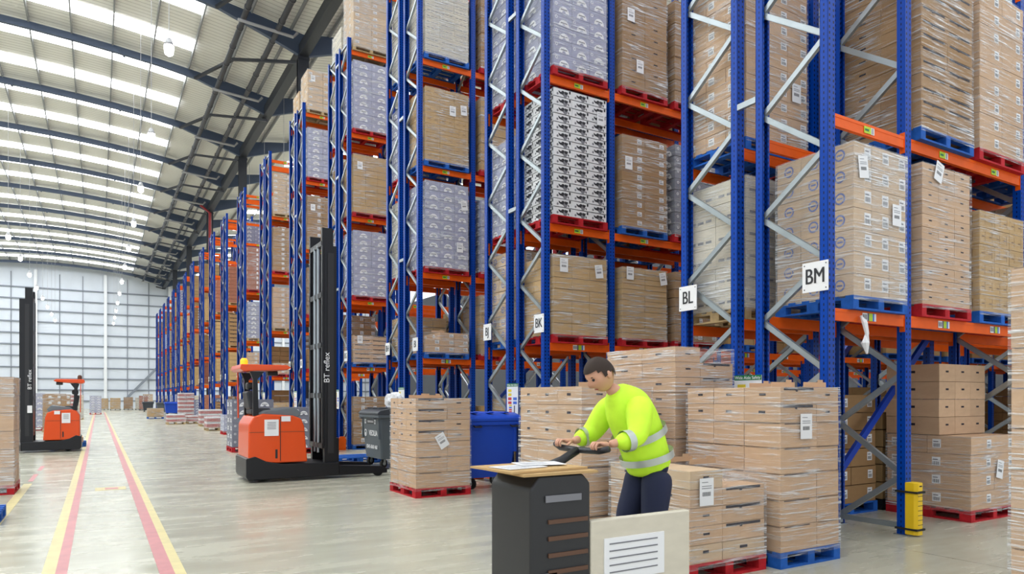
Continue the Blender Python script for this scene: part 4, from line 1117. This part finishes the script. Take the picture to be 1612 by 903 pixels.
# jacket: loose torso and sleeves, each sleeve its own chain so the surface stays smooth at the shoulder
jp=[(.13,0,.78,.17,.18),(.1,0,.9,.165,.18),(.04,0,1.05,.17,.19),(-.03,0,1.19,.175,.2),(-.1,0,1.29,.16,.19),(-.17,0,1.36,.1,.11),(-.2,0,1.4,.075,.08)]
jm=[skin_mesh('j',jp,[(i,i+1) for i in range(6)],M_hiv)]
for s_ in (-1,1):
    q=[(-.05,s_*.1,1.28,.1),(-.12,s_*.17,1.26,.105),(-.16,s_*.21,1.17,.092),(-.2,s_*.25,1.08,.08),(-.27,s_*.24,1.055,.07),(-.37,s_*.213,1.035,.055)]
    jm.append(skin_mesh('j',q,[(i,i+1) for i in range(5)],M_hiv))
jk=obj('hi_vis_jacket',merge('hi_vis_jacket',jm,[M_hiv]),pr)
def band(c,ax,ry,rz,w):
    mb=MB(); ax=Vector(ax).normalized(); u=Vector((0,1,0)); v=ax.cross(u).normalized(); n=28; vs=[]
    for k in (-w/2,w/2):
        for i in range(n): a=2*math.pi*i/n; vs.append(Vector(c)+ax*k+u*math.cos(a)*ry+v*math.sin(a)*rz)
    mb.add(vs,[(i,(i+1)%n,n+(i+1)%n,n+i) for i in range(n)],M_band); return mb.build('reflective_band',jk,smooth=True)
band((.095,0,.92),(-.3,0,1),.2,.19,.05); band((.025,0,1.08),(-.45,0,1),.205,.195,.05)
for s in (-1,1): band((-.29,s*.243,1.052),(-1,-s*.35,-.2),.072,.072,.045)
tm=[skin_mesh('t',[(.12,0,.98,.13,.15),(.12,0,.86,.14,.16),(.12,0,.76,.12,.15)],[(0,1),(1,2)],M_navy)]
for s_ in (-1,1):
    q=[(.12,s_*.085,.84,.12),(.1,s_*.095,.7,.115),(.03-.03*s_,s_*.11,.47,.092),(.06,s_*.12,.3,.07),(.1,s_*.13,.1,.066)]
    tm.append(skin_mesh('t',q,[(i,i+1) for i in range(4)],M_navy))
obj('trousers',merge('trousers',tm,[M_navy]),pr)
for s in (-1,1):
    mb=MB(); mb.prism([(.17,0),(.17,.1),(.1,.13),(.04,.1),(-.12,.06),(-.15,.03),(-.15,0)],s*.135-.05,s*.135+.05,M_black,'y'); mb.build('safety_boot',pr,bevel=.02)

# ---------------------------------------------------------------- small bits
mb=MB(); pts=[(7.18,4.56,2.5),(7.19,4.52,2.42),(7.2,4.5,2.3),(7.185,4.51,2.2),(7.2,4.5,2.08)]
mb.tube(pts,[.012,.03,.022,.045,.01],M_paper,7)
tag(mb.build('film_rag'),'white twisted film rag hanging from the lowest BM beam','plastic film')

# ---------------------------------------------------------------- light
w=bpy.data.worlds.new('world'); SC.world=w; w.use_nodes=True
bg=w.node_tree.nodes['Background']; bg.inputs[0].default_value=(.86,.92,1,1); bg.inputs[1].default_value=2.0
SC.cycles.use_denoising=True; SC.cycles.use_adaptive_sampling=True; SC.cycles.adaptive_threshold=.02
SC.cycles.max_bounces=7; SC.cycles.diffuse_bounces=3; SC.cycles.glossy_bounces=3; SC.cycles.transparent_max_bounces=16
SC.cycles.sample_clamp_indirect=6; SC.cycles.caustics_reflective=False; SC.cycles.caustics_refractive=False
SC.view_settings.view_transform='Standard'; SC.view_settings.exposure=-.5
SC.view_settings.look='None'
